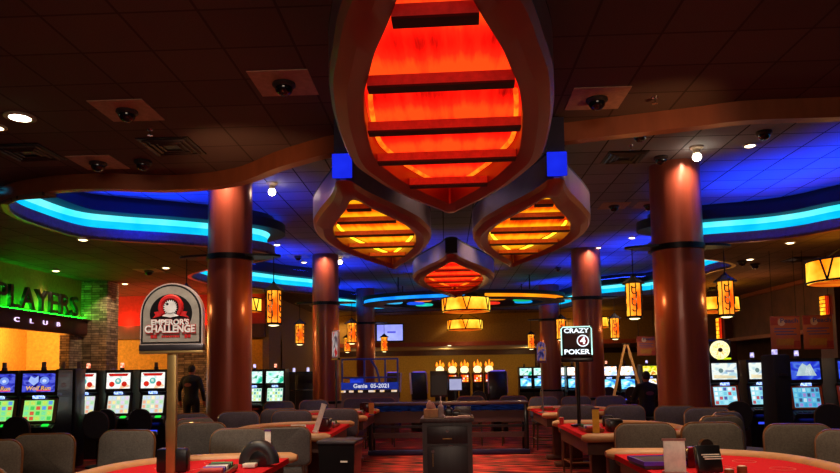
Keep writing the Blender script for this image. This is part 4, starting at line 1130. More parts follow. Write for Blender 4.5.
chairs = [  # px, top row, rz in degrees (0 = facing away from the camera), fabric, label
 (122, 6.75, 176, 0, 'grey padded chair below the fruit slot machines, behind the near club side table'),
 (50, 6.4, 186, 0, 'grey padded chair below the wolf machine stool, next to the cut off one'),
 (-8, 5.9, 195, 0, 'grey padded chair cut by the picture edge, club side, beside another grey one'),
 (243, 6.9, 184, 0, 'grey padded chair centred behind the near club side table, beside the white card'),
 (280, 6.9, 12, 0, 'dark backed padded chair with bronze edge between the near and middle club tables'),
 (196, 8.5, 238, 0, 'grey padded chair turned sideways beside the challenge sign post'),
 (234, 7.9, 185, 0, 'padded chair peeking out just behind the centred grey one, club side'),
 (197, 9.6, 200, 1, 'slate chair top beside the foot of the nearest club side column'),
 (235, 10.2, 190, 1, 'slate chair in front of the foot of the nearest club side column'),
 (286, 10.75, 185, 1, 'slate chair at the middle club side table below the green screen machine'),
 (279, 13.3, 190, 1, 'small slate chair top under the green screen slot machine'),
 (317, 11.0, 184, 1, 'dark padded chair behind the slanted card holder of the middle club table'),
 (341, 11.05, 178, 1, 'dark padded chair next to the black pole of the white angled sign'),
 (314, 13.6, 184, 1, 'far slate chair in front of the club side middle column foot'),
 (357, 14.3, 180, 1, 'far slate chair below the blue banner of the booth'),
 (643, 6.85, 176, 0, 'grey padded chair behind the white card of the near wheel side table'),
 (708, 6.8, 180, 0, 'grey padded chair behind the lined black card box of the near wheel side table'),
 (797, 6.4, 166, 0, 'grey padded chair at the rounded end of the near wheel side table'),
 (848, 5.9, 150, 0, 'grey padded chair cut by the picture edge, wheel side'),
 (704, 7.75, 200, 0, 'chair top showing between the two grey chairs of the near wheel side table'),
 (722, 8.3, 215, 1, 'turned chair at the foot of the nearest wheel side column, nearer the wheel machine'),
 (580, 10.5, 183, 1, 'slate chair right behind the pole of the poker sign'),
 (621, 10.2, 178, 1, 'slate chair behind the yellow card of the middle wheel side table'),
 (671, 9.75, 172, 1, 'slate chair in front of the nearest wheel side column'),
 (704, 9.3, 165, 1, 'slate chair top just beside the foot of the nearest wheel side column'),
 (544, 13.7, 182, 1, 'far slate chair below the small arched sign'),
 (577, 13.7, 180, 1, 'far slate chair below the poker sign, behind its pole'),
 (606, 13.6, 176, 1, 'far slate chair under the bright white slot machine'),
]
# the seats are pushed clear of each other and of the table rims
TABLES = [(1.45, 5.1, 0), (-1.40, 5.08, PI), (1.52, 8.55, 0), (-1.42, 9.0, PI), (1.62, 12.3, 0), (-1.36, 12.2, PI)]
def table_outline(hw, dp, n=40, e=2.7, k=1.0):
    out = []
    for i in range(n + 1):
        t = PI*i/n
        out.append((dp*k*abs(math.sin(t))**(2/e), hw*k*math.copysign(abs(math.cos(t))**(2/e), math.cos(t))))
    return out
def seat_at(px, d, rz):      # the backrest stands where the photo shows it, the seat before it
    d *= 1.07; a = R(rz)
    return [SX_(px, d) - math.sin(a)*.225, d + math.cos(a)*.225, a]
pos = [seat_at(c[0], c[1], c[2]) for c in chairs] + [[SX_(32, 4.75), 4.75, R(-40)], [SX_(840, 4.3), 4.3, R(40)]]
def rect(p, hx, hy, cy):
    c, s_ = math.cos(p[2]), math.sin(p[2])
    return [(p[0] + c*x - s_*(y + cy), p[1] + s_*x + c*(y + cy)) for x, y in ((-hx, -hy), (hx, -hy), (hx, hy), (-hx, hy))]
def sat(P_, Q_):
    best = None
    for S_ in (P_, Q_):
        for i in range(len(S_)):
            ax = (S_[(i + 1) % len(S_)][1] - S_[i][1], S_[i][0] - S_[(i + 1) % len(S_)][0]); l = math.hypot(*ax)
            if l < 1e-6: continue
            ax = (ax[0]/l, ax[1]/l)
            a = [x*ax[0] + y*ax[1] for x, y in P_]; b = [x*ax[0] + y*ax[1] for x, y in Q_]
            o1, o2 = max(a) - min(b), max(b) - min(a)
            if o1 <= 0 or o2 <= 0: return None
            v = (o1, -ax[0], -ax[1]) if o1 < o2 else (o2, ax[0], ax[1])
            if best is None or v[0] < best[0]: best = v
    return best
TP = []
for tx, ty, tr in TABLES:
    TP.append([(tx + math.cos(tr)*x, ty + math.cos(tr)*y) for x, y in [(-.1, 1.1)] + table_outline(1.09, 1.39, 14) + [(-.1, -1.1)]])
COLS_ = [[(SX_(340, 6.9) + x, 6.9 + y) for x, y in ((-.24, -.24), (.24, -.24), (.24, .24), (-.24, .24))], [(SX_(366, 13.9), 13.5), (SX_(529, 13.9), 13.5), (SX_(529, 13.9), 14.3), (SX_(366, 13.9), 14.3)]] + [[(cx + .5*math.cos(2*PI*k/12), cd + .5*math.sin(2*PI*k/12)) for k in range(12)] for cx, cd in COLX]
for it in range(80):
    for i in range(len(pos)):
        for j in range(i):
            v = sat(rect(pos[i], .333, .29, -.02), rect(pos[j], .333, .29, -.02))
            if v:
                for q, sg in ((i, .5), (j, -.5)):
                    pos[q][0] += v[1]*v[0]*sg; pos[q][1] += v[2]*v[0]*sg
        for T_ in TP + COLS_:
            v = sat(rect(pos[i], .333, .17, -.16), T_)
            if v: pos[i][0] += v[1]*v[0]; pos[i][1] += v[2]*v[0]
proto = {}
for (px, d, rz, f, lab), (x, y, a) in zip(chairs, pos):
    if f not in proto: proto[f] = make_chair(lab, x, y, a, (M_FAB, M_FABV)[f])
    else: dup(proto[f], (x, y, 0), a, lab)
# the two nearest ones, only a gilded edge in view
for px, d, rz, lab in [(32, 4.75, -40, 'nearest chair at the bottom picture edge, club side, only its bronze edge showing'), (840, 4.3, 40, 'nearest chair at the bottom picture edge, wheel side, only its bronze edge showing')]:
    q_ = pos[len(chairs) + (px > 400)]; dup(proto[0], (q_[0], q_[1], 0), q_[2], lab)

for px, d, rz, lab in [(382, 15.3, 190, 'dark chair top beyond the long counter, just under the blue banner'), (470, 15.4, 178, 'dark chair top beyond the long counter, right of the white monitor'), (512, 15.3, 172, 'dark chair top beyond the long counter below the dark terminal')]:
    dup(proto[1], (SX_(px, d), d, 0), R(rz), lab)

# ================================================================== card tables
M_FELT = surf('red_felt', (196, 30, 38), .95, 0, .1, 40, spec=.1)
M_RAIL = surf('tan_padded_rail', (186, 138, 92), .45, 0, .12, 10)
M_APRON = surf('walnut_apron', (84, 46, 30), .45, 0, .25, 6, (1, 1, .3))
M_PRINT = surf('pale_felt_print', (222, 120, 104), .9)
M_CHIPS = [surf('chip_' + n, c, .5) for n, c in (('green', (40, 110, 60)), ('white', (220, 215, 205)), ('red', (190, 40, 40)), ('black', (30, 30, 34)), ('violet', (100, 60, 160)))]
def table_outline(hw, dp, n=40, e=2.7, k=1.0):
    out = []
    for i in range(n + 1):
        t = PI*i/n
        out.append((dp*k*abs(math.sin(t))**(2/e), hw*k*math.copysign(abs(math.cos(t))**(2/e), math.cos(t))))
    return out
def make_table(lab, x, y, rz, hw=1.02, dp=1.32):
    t = thing('blackjack_table', lab, 'card table', (x, y, 0), rz, 'red felt card tables of the pit')
    ol = table_outline(hw, dp)
    MB().prism([(px*.97, py*.97) for px, py in ol], .86, .905).build('felt_top', M_FELT, t, ang=20)
    # padded rail with blunt ends
    n = len(ol); pts = [(px, py, .90) for px, py in ol]
    pts = [(-.04, ol[0][1], .90)] + pts + [(-.04, ol[-1][1], .90)]
    rr = [.04] + [.075]*n + [.04]
    MB().tube([(-.06, ol[0][1], .90)] + pts[1:-1] + [(-.06, ol[-1][1], .90)], rr, 10, flat=.66).build('padded_rail', M_RAIL, t, ang=60)
    MB().prism([(px*.86 + .03, py*.86) for px, py in ol], .70, .86).build('apron', M_APRON, t, ang=20)
    for s in (-1, 1):
        MB().box((.5, s*.48, .36), (.34, .16, .70), bev=.02).build('pedestal', M_APRON, t)
        MB().box((.5, s*.48, .04), (.6, .2, .08), bev=.02).build('foot', M_APRON, t)
    m = MB()
    for i in range(5):
        a = PI*(i + 1)/6
        cx, cy = dp*.74*abs(math.sin(a))**.75, hw*.8*math.cos(a)
        m.tube([(cx + .085*math.cos(2*PI*k/20), cy + .085*math.sin(2*PI*k/20), .905) for k in range(20)], .0035, 4, closed=True)
    m.tube([(dp*.5*abs(math.sin(PI*k/24))**.8, hw*.62*math.cos(PI*k/24), .905) for k in range(2, 23)], .0035, 4)
    m.build('betting_marks', M_PRINT, t)
    return t
TBL = make_table('red felt card table with tan rail nearest the camera, wheel slot side', 1.45, 5.1, 0)
dup(TBL, (-1.40, 5.08, 0), PI, 'red felt card table nearest the camera with the arched challenge sign on it')
dup(TBL, (1.52, 8.55, 0), 0, 'red felt card table under the poker sign')
dup(TBL, (-1.42, 9.0, 0), PI, 'red felt card table with the slanted pale card holder, behind the black bin')
dup(TBL, (1.62, 12.3, 0), 0, 'far red felt card table below the small arched sign')
dup(TBL, (-1.36, 12.2, 0), PI, 'far red felt card table with the white angled sign on it')

# ================================================================== things on the tables
TZ = .909
M_CARD = surf('cream_card', (226, 214, 196), .6)
M_ACR = surf('violet_acrylic', (90, 62, 110), .15, coat=.5)
def card_holder(lab, px, d, w, h, col, rz=0, lean=0.0, z=TZ, name='card_holder', edge=None):
    x = SX_(px, d)
    t = thing(name, lab, 'card stand', (x, d, z), R(rz))
    MB().box((0, .02*0, .012), (w*1.1, .09, .022), bev=.004).build('base', edge or M_ACR, t)
    MB().box((0, math.sin(lean)*h/2, .02 + h/2), (w, .012, h), rx=-lean, bev=.002).build('card', col, t)
    MB().box((0, math.sin(lean)*h, .024 + h), (w*1.1, .02, .016), rx=-lean).build('top_edge', edge or M_ACR, t)
    return t
card_holder('upright white card in a holder standing on the near wheel side table', 671, 4.85, .145, .215, M_CARD, -4, .05, edge=surf('rose_brown_edge', (150, 100, 90), .4))
card_holder('yellow upright card standing on the table under the poker sign', 594, 7.75, .075, .27, surf('yellow_card', (220, 180, 50), .6), 0, 0)
card_holder('narrow white upright card on the near club side table, before the grey chair', 268, 5.75, .05, .24, M_CARD, 0, 0)
card_holder('long slanted pale card holder on the middle club side table', 315, 8.3, .06, .33, M_CARD, 0, 0, edge=M_CARD).rotation_euler = (0, R(18), 0); KIDS_LAST = bpy.data.objects['card_holder.003']; KIDS_LAST.location.z += .02
card_holder('small amber card holder on the far club side table beside a dark box', 371, 11.75, .09, .2, surf('amber_card', (200, 130, 60), .6), 0, 0)
# lined black card box
x = SX_(706, 4.95)
t = thing('card_box', 'black card box with pale printed lines leaning on the near wheel side table', 'card box', (SX_(706, 4.9), 4.9, TZ), R(8))
MB().box((0, .03, .095), (.18, .05, .19), rx=-.22, bev=.01).build('box', M_BLK, t)
m = MB()
for k in range(6): m.box((0, -.018 + .022*(k - 2.5) + .025, .105 + k*.012), (.13, .006, .007), rx=-.22)
m.build('printed_lines', M_CARD, t)
MB().prism(arch(.10, .06), -.02, .02, Matrix.Translation((0, .055, .172)) @ XZ).build('top_tab', M_BLK, t)
# discard holder, dark red acrylic
t = thing('discard_holder', 'dark red discard holder between the white card and the lined card box', 'card holder', (SX_(687, 5.25), 5.25, TZ), R(6))
MB().box((0, 0, .07), (.12, .16, .14), bev=.006).build('body', surf('dark_red_acrylic', (80, 10, 14), .15, coat=.5), t)
MB().box((0, -.06, .145), (.10, .02, .012), rx=.2).build('chrome_clip', M_CHROME, t)
x = SX_(655, 5.15)
t = thing('card_tray', 'low black tray with violet edge lying on the near wheel side table', 'tray', (SX_(652, 5.3), 5.3, TZ), R(4))
MB().box((0, 0, .025), (.30, .36, .05), bev=.006).build('tray', surf('dark_print_tray', (60, 52, 56), .5), t)
m = MB()
for s in (-1, 1): m.box((s*.15, 0, .04), (.015, .37, .03)); m.box((0, s*.18, .04), (.31, .015, .03))
m.build('violet_edge', surf('violet_edge', (96, 60, 190), .3), t)
# shuffler arch on the near club side table
x = SX_(273, 5.2)
t = thing('card_shuffler', 'black arched padded card shuffler at the end of the near club side table', 'card shuffler', (-1.52, 5.5, TZ), R(0))
pts = [(.11*math.cos(a), 0, .02 + .14*math.sin(a)) for a in [PI*k/16 for k in range(17)]]
MB().tube(pts, .055, 12, flat=1.0).build('arched_cover', surf('black_padding', (34, 34, 36), .45), t)
MB().box((0, .02, .07), (.2, .12, .14), bev=.02).build('body', M_BLK, t)
MB().box((-.05, -.07, .02), (.1, .1, .03), bev=.005).build('card_slot', M_CARD, t)
def make_tray(lab, loc, rz):
    t = thing('chip_tray', lab, 'chip tray', loc, rz, 'chip trays on the card tables')
    MB().box((0, 0, .012), (.2, .46, .024), bev=.004).build('tray', M_APRON, t)
    m = MB()
    for s in (-1, 1): m.box((s*.1, 0, .025), (.016, .47, .03)); m.box((0, s*.23, .025), (.21, .016, .03))
    m.build('rim', M_WOODT, t)
    for k in range(5): MB().cyl((-.08, -.17 + k*.085, .045), (.08, -.17 + k*.085, .045), .026, seg=12).build('chip_row', M_CHIPS[(k*2 + 2) % 5], t)
    return t
CT = make_tray('brown chip tray with coloured chips beside the card shuffler', (-1.72, 5.08, TZ), R(6))
dup(CT, (1.72, 8.3, TZ), 0, 'chip tray on the poker sign table')
dup(CT, (-1.62, 9.4, TZ), 0, 'chip tray on the middle club side table')
dup(CT, (1.85, 12.7, TZ), 0, 'chip tray on the far table under the small arched sign')
dup(CT, (-1.56, 12.0, TZ), 0, 'chip tray on the far table with the white angled sign')
# dark boxes and cups
def small_box(name, lab, px, d, sz, mat, cat='box', z=TZ):
    t = thing(name, lab, cat, (SX_(px, d), d, z), R(random.uniform(-12, 12)))
    MB().box((0, 0, sz[2]/2), sz, bev=min(sz)*.12).build('body', mat, t)
    MB().box((0, -.01, sz[2] + .004), (sz[0]*.8, sz[1]*.7, .008)).build('lid', M_CABT, t)
    return t
small_box('card_shoe', 'dark red card shoe on the middle club side table', 325, 8.75, (.13, .22, .16), surf('dark_maroon_acrylic', (66, 16, 24), .2, coat=.4), 'card shoe')
small_box('card_shoe', 'dark maroon card shoe on the far club side table beside the amber card', 365, 12.75, (.16, .24, .17), surf('maroon_acrylic', (58, 20, 26), .2, coat=.4), 'card shoe')
small_box('card_shoe', 'black card shoe on the poker sign table beside the yellow card', 612, 8.2, (.16, .22, .14), M_BLK, 'card shoe')
small_box('card_shoe', 'dark card shoe behind another on the poker sign table', 606, 8.95, (.14, .2, .13), M_CAB, 'card shoe')
t = thing('rail_display', 'black flat display frame with pale border above the middle club side table', 'display', (SX_(296, 7.75), 7.85, TZ), R(0))
MB().box((0, 0, .03), (.14, .1, .06)).build('stand', M_BLK, t)
MB().box((0, 0, .10), (.17, .02, .09), rx=-.6, bev=.004).build('screen', M_BLK, t)
m = MB()
for s in (-1, 1): m.box((s*.08, 0, .10), (.012, .024, .09), rx=-.6)
m.box((0, .027, .138), (.17, .022, .012), rx=-.6); m.box((0, -.025, .062), (.17, .022, .012), rx=-.6)
m.build('pale_border', M_CARD, t, smooth=False)
# chips in stacks beside the betting spots
for k, (px, d, lab) in enumerate([(724, 4.72, 'short stack of brown chips beside the lined card box'), (737, 4.72, 'short stack of tan chips further along the near wheel side table'), (560, 9.35, 'pale chip stack at the corner of the poker sign table')]):
    t = thing('chip_stack', lab, 'chips', (SX_(px, d), d, TZ), 0, 'chip stacks on the card tables')
    MB().lathe([(.03, 0), (.032, .002), (.032, .05 + .02*k), (.03, .052 + .02*k)], seg=16).build('stack', M_CHIPS[2] if k == 2 else M_WOODT, t)
    MB().lathe([(.02, .052 + .02*k), (.022, .055 + .02*k)], seg=16).build('top_chip', M_CARD, t)

# ================================================================== the pit stand in the middle
M_STAND = surf('charcoal_stand_laminate', (84, 84, 86), .42, 0, .2, 5, (4, 1, .3))
M_STANDD = surf('black_stand_panel', (58, 58, 62), .35, 0, .2, 5, (4, 1, .3))
d = 8.0; xs = at(446.5, 371, y=d).x
t = thing('pit_stand', 'charcoal pit stand with a drawer over a door in the middle of the floor', 'cabinet', (xs, d + .3, 0), R(-1))
MB().box((0, 0, .545), (.58, .58, 1.03)).build('body', M_STAND, t, smooth=False)
MB().box((0, -.01, 1.08), (.63, .66, .045), bev=.01).build('top', M_STAND, t)
MB().box((0, 0, .015), (.52, .52, .03)).build('plinth', M_BLK, t)
dw = MB().box((0, -.298, .91), (.47, .022, .20), bev=.004).build('drawer', M_STANDD, t)
MB().box((0, -.318, .865), (.11, .018, .014), bev=.003).build('handle', M_BRONZE, dw)
MB().cyl((0, -.305, .955), (0, -.325, .955), .018, seg=16).build('lock', M_CHROME, dw)
do = MB().box((0, -.298, .42), (.47, .022, .72), bev=.004).build('door', M_STANDD, t)
MB().box((.04, -.312, .785), (.05, .01, .012)).build('strike_plate', M_CHROME, do)
MB().cyl((-.17, -.305, .72), (-.17, -.325, .72), .018, seg=16).build('lock', M_CHROME, do)
MB().box((-.17, -.32, .62), (.010, .006, .15)).build('hanging_key', M_BRONZE, do)
ST = 1.1026
t = thing('tissue_box', 'tan tissue box with a pink tissue on the pit stand', 'tissue box', (at(430, 371, y=d).x, d + .16, ST), 0)
MB().box((0, 0, .05), (.17, .12, .10), bev=.006).build('box', surf('tan_carton', (206, 170, 124), .7), t)
m = MB()
m.sheet([[(-.06, -.01, .1), (-.02, .012, .1), (.03, -.012, .1), (.065, .01, .1)], [(-.055, .01, .15), (-.01, -.012, .16), (.02, .012, .16), (.05, -.01, .14)], [(-.03, .0, .2), (-.005, .008, .205), (.005, -.005, .18), (.03, .0, .17)]])
o = m.build('tissue', surf('pink_tissue', (212, 176, 170), .9), t); s_ = o.modifiers.new('thick', 'SOLIDIFY'); s_.thickness = .004
t = thing('sanitizer_bottle', 'tall white pump bottle beside the tissue box', 'bottle', (at(440, 371, y=d).x, d + .14, ST), 0)
MB().lathe([(.032, 0), (.034, .01), (.034, .13), (.014, .155), (.014, .17)], seg=20).build('bottle', surf('clear_grey_plastic', (190, 186, 190), .3), t)
MB().lathe([(.016, .17), (.016, .19), (.006, .195), (.006, .235)], seg=14).tube([(0, 0, .24), (-.0, -.03, .243)], .009, 8).build('pump', surf('white_plastic', (235, 230, 228), .4), t)
t = thing('desk_phone', 'small black camera like device next to the pump bottle on the pit stand', 'phone', (at(448, 371, y=d).x, d + .16, ST), 0)
MB().box((0, 0, .055), (.09, .1, .11), bev=.015).build('body', M_BLK, t)
MB().box((0, .0, .125), (.05, .06, .03), bev=.008).build('head', M_BLK, t)
t = thing('desk_phone', 'low black device behind the papers on the pit stand', 'phone', (at(456, 371, y=d).x, d + .2, ST), 0)
MB().box((0, 0, .035), (.1, .1, .07), bev=.01).build('body', M_BLK, t); MB().box((0, -.02, .075), (.07, .05, .012)).build('keypad', M_CABT, t)
t = thing('paper_pad', 'flat white pad of papers lying on the pit stand', 'papers', (at(457, 371, y=d).x, d + .03, ST), R(3))
MB().box((0, 0, .008), (.30, .12, .016), bev=.003).build('pad', surf('white_paper', (214, 200, 204), .7), t)
MB().box((.07, .0, .022), (.14, .09, .012), bev=.003).build('upper_pad', M_CARD, t)
t = thing('document_tray', 'grey smoky plastic document tray at the far edge of the pit stand', 'tray', (at(463, 371, y=d).x, d + .42, ST), 0)
MB().box((0, 0, .01), (.2, .2, .02), bev=.004).build('tray_base', surf('smoky_plastic', (92, 92, 96), .25), t)
MB().box((0, .09, .06), (.2, .015, .10), bev=.004).build('back_wall', surf('smoky_plastic_wall', (96, 96, 100), .25), t)
# ================================================================== the long pit rail behind
M_PITW = surf('dark_reddish_wood', (58, 32, 34), .4, 0, .25, 5, (.3, 1, 1), coat=.2)
yc = 13.9
def pit_table(lab, x0, x1, yc):
    t = thing('pit_counter', lab, 'counter', ((x0 + x1)/2, yc, 0), 0, 'long dark counters closing the pit')
    w = x1 - x0
    MB().box((0, 0, 1.0), (w, .62, .05), bev=.01).build('top', M_PITW, t)
    MB().box((0, -.22, .915), (w*.94, .03, .11)).build('blue_front_strip', picture('blue_strip_sheen', [(.4, (8, 10, 26)), (.52, (44, 66, 140)), (.6, (12, 18, 50))], 6, .16, (3, 1, 1)), t)  # reflected blue put into the strip as weak emission
    MB().box((0, -.2, .74), (w*.98, .04, .22)).build('front_panel', M_PITW, t)
    MB().box((0, -.2, .55), (w*.98, .05, .05)).build('shelf_rail', M_BLK, t)
    MB().box((0, -.2, .38), (w*.98, .06, .10)).build('stretcher', M_PITW, t)
    for s in (-1, 1):
        for q in (-1, 1): MB().box((s*(w/2 - .05), q*.24, .49), (.08, .08, .98), bev=.01).build('leg', M_BLK, t)
    MB().box((0, -.26, .05), (w, .16, .09), rz=.0, bev=.01).build('base_bar', surf('violet_black_bar', (34, 28, 60), .3), t)
    return t
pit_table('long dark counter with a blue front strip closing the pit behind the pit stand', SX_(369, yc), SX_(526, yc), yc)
# black bin
d = 6.9
t = thing('waste_bin', 'black tapered waste bin at the end of the middle club side table', 'bin', (SX_(340, d), d, 0), R(-6))
m = MB()
rows = []
for hw, z in ((.145, 0), (.15, .02), (.185, .93), (.19, .95)):
    rows.append([(hw*sx, hw*sy*.9, z) for sx, sy in ((-1, -1), (1, -1), (1, 1), (-1, 1))])
m.sheet(rows, closed=True); m._add(rows[0], [(3, 2, 1, 0)])
m.build('bin_body', M_BLK, t, smooth=False)
MB().box((0, 0, .965), (.39, .36, .03), bev=.008).build('rim_top', surf('dark_grey_lid', (58, 52, 56), .4), t)
MB().box((.08, -.175, .78), (.07, .006, .016), rx=-.03).build('white_label', M_CARD, t)
# monitors on the counters
ZT = 1.026
def monitor(lab, px0, py0, px1, py1, d, mat, rz=0, bez=M_BLK):
    p, q = at(px0, py0, y=d), at(px1, py1, y=d)
    w, h = q.x - p.x, p.z - q.z
    t = thing('monitor', lab, 'monitor', ((p.x + q.x)/2, d, ZT), R(rz))
    zb = max(q.z - ZT, .1)
    MB().box((0, .0, zb + h/2), (w, .05, h), bev=.012).build('casing', bez, t)
    MB().box((0, -.027, zb + h*.45), (w*.88, .004, h*.74)).build('screen', mat, t)
    MB().cyl((0, .02, .0), (0, .02, zb + .05), .022, seg=10).build('stand', M_BLK, t)
    MB().lathe([(.11, 0), (.10, .012), (.03, .02)], seg=20).build('foot', M_BLK, t)
monitor('tall black monitor back standing behind the tissue box', 430, 371, 448, 397, 13.85, M_CAB)
monitor('white lit monitor with black top edge right of the tall black one', 448.5, 376.5, 462.5, 391, 13.95, glow('white_monitor_picture', (190, 190, 225), .75, (160, 160, 205), 2))
# ================================================================== electronic game terminals beyond
def terminal(lab, px, d, rz):
    t = thing('game_terminal', lab, 'game terminal', (SX_(px, d), d, 0), R(rz), 'dark electronic terminals beyond the counters')
    t.scale = (.8, .8, .88)
    MB().box((0, 0, .42), (.5, .5, .84), bev=.03).build('pedestal', M_CAB, t)
    MB().box((0, -.12, .93), (.62, .42, .06), rx=.25, bev=.015).build('play_desk', surf('dark_purple_desk', (70, 40, 54), .35), t)
    MB().box((0, .1, 1.42), (.62, .09, .86), rx=-.12, bev=.03).build('screen_back', M_CAB, t)
    for s in (-1, 1): MB().box((s*.325, .1, 1.5), (.022, .11, .68), rx=-.12, bev=.006).build('pale_edge', surf('pale_edge', (190, 180, 210), .35), t)
    MB().box((0, .06, 1.86), (.5, .05, .03)).build('violet_top_light', glow('violet_top_light', (120, 90, 230), .8), t)
    MB().box((0, .04, 1.2), (.3, .02, .16), rx=-.12).build('blue_panel', glow('dim_blue_panel', (40, 50, 150), .7, (20, 16, 60), 8), t)
terminal('dark game terminal with pale edges beside the far flame topped row, wheel side', 498, 18.5, 8)
terminal('dark game terminal with pale edges beside the blue booth', 420, 19.0, 35)
terminal('dark game terminal low behind the counter next to the blue booth', 392, 21.0, -30)
# ================================================================== the blue booth
M_BSTEEL = surf('blue_painted_rail', (60, 76, 190), .35, .2)
d = 17.0
xl, xr = SX_(341, d), SX_(398, d)
t = thing('promotion_booth', 'blue railed booth with a lettered blue banner beside the slim far club column', 'booth', ((xl + xr)/2, d, 0), 0)
w = xr - xl
def zz(py): return at(370, py, y=d).z
bz0, bz1 = zz(389.5), zz(382.5)
bn = MB().box((0, 0, (bz0 + bz1)/2), (w, .04, bz1 - bz0), bev=.004).build('banner', glow('royal_blue_banner', (40, 60, 175), .55, (30, 46, 150)), t)
fit(text('banner_lettering', 'Genie  05-2021', .1, glow('white_banner_letters', (225, 225, 245), .8), t, (.05, -.026, (bz0 + bz1)/2), ext=.002, bold=.003), w*.62, (bz1 - bz0)*.62)
m = MB()
for k, (x0, x1) in enumerate(((-.5, -.42), (-.36, -.28), (-.2, -.12), (-.02, .1), (.18, .26), (.38, .48))):
    m.box(((x0 + x1)/2*w, -.01, zz(391.2)), ((x1 - x0)*w, .03, .05))
m.build('amber_strip', glow('amber_strip_light', (235, 180, 90), .8, (235, 225, 225), 12), t)
MB().box((0, .0, zz(391.2)), (w, .03, .07)).build('strip_back', M_CABT, t)
MB().box((0, .05, zz(392.5)/2), (w, .05, zz(392.5)), bev=.01).build('counter_front', surf('grey_counter_panel', (112, 98, 108), .45), t)
for s in (-1, -.2, .55, 1):
    MB().box((s*w*.49, .1, zz(358.5)/2), (.045, .045, zz(358.5)), bev=.006).build('post', M_BSTEEL, t)
for py in (359, 377.5):
    MB().box((0, .1, zz(py)), (w, .05, .045), bev=.006).build('rail', M_BSTEEL, t)
m = MB().tube([(.02*w, .1, zz(360)), (.11*w, .1, zz(368)), (.16*w, .1, zz(378)), (.17*w, .1, zz(384))], .03, 8); m.build('curved_brace', M_BSTEEL, t)
t = thing('booth_screen', 'small blue lit screen standing inside the railed booth', 'screen', (xl + .35, d + .5, 0), 0)
MB().box((0, 0, zz(387)/2), (.3, .2, zz(387)), bev=.01).build('stand', M_BLK, t)
MB().box((0, -.11, zz(381)), (.36, .03, .2), bev=.006).build('screen', glow('blue_booth_screen', (40, 70, 230), 1.0, (20, 30, 120), 5), t)
# ladder
M_LADW = surf('yellow_ladder_wood', (206, 150, 84), .5, 0, .2, 5, (1, 1, .2))
d = 20.0; lx = SX_(627, d)
t = thing('step_ladder', 'open wooden step ladder standing before the slot machines, wheel side', 'ladder', (lx, d, 0), R(78))
hh = at(627, 344.5, y=d).z
for s in (-1, 1):
    for q in (-1, 1):
        MB().tube([(s*.15, q*.03, hh), (s*.26, q*.6, 0)], .045, 4, flat=.7).build('rail', M_LADW, t, smooth=False)
for k in range(1, 7):
    f = k/7.2
    MB().box((0, -(.6 + (.03 - .6)*f), hh*f), (2*(.26 + (.15 - .26)*f), .09, .028)).build('step', M_LADW, t)
MB().box((0, 0, hh + .01), (.36, .2, .03)).build('top_cap', surf('dark_ladder_cap', (60, 44, 36), .5), t)
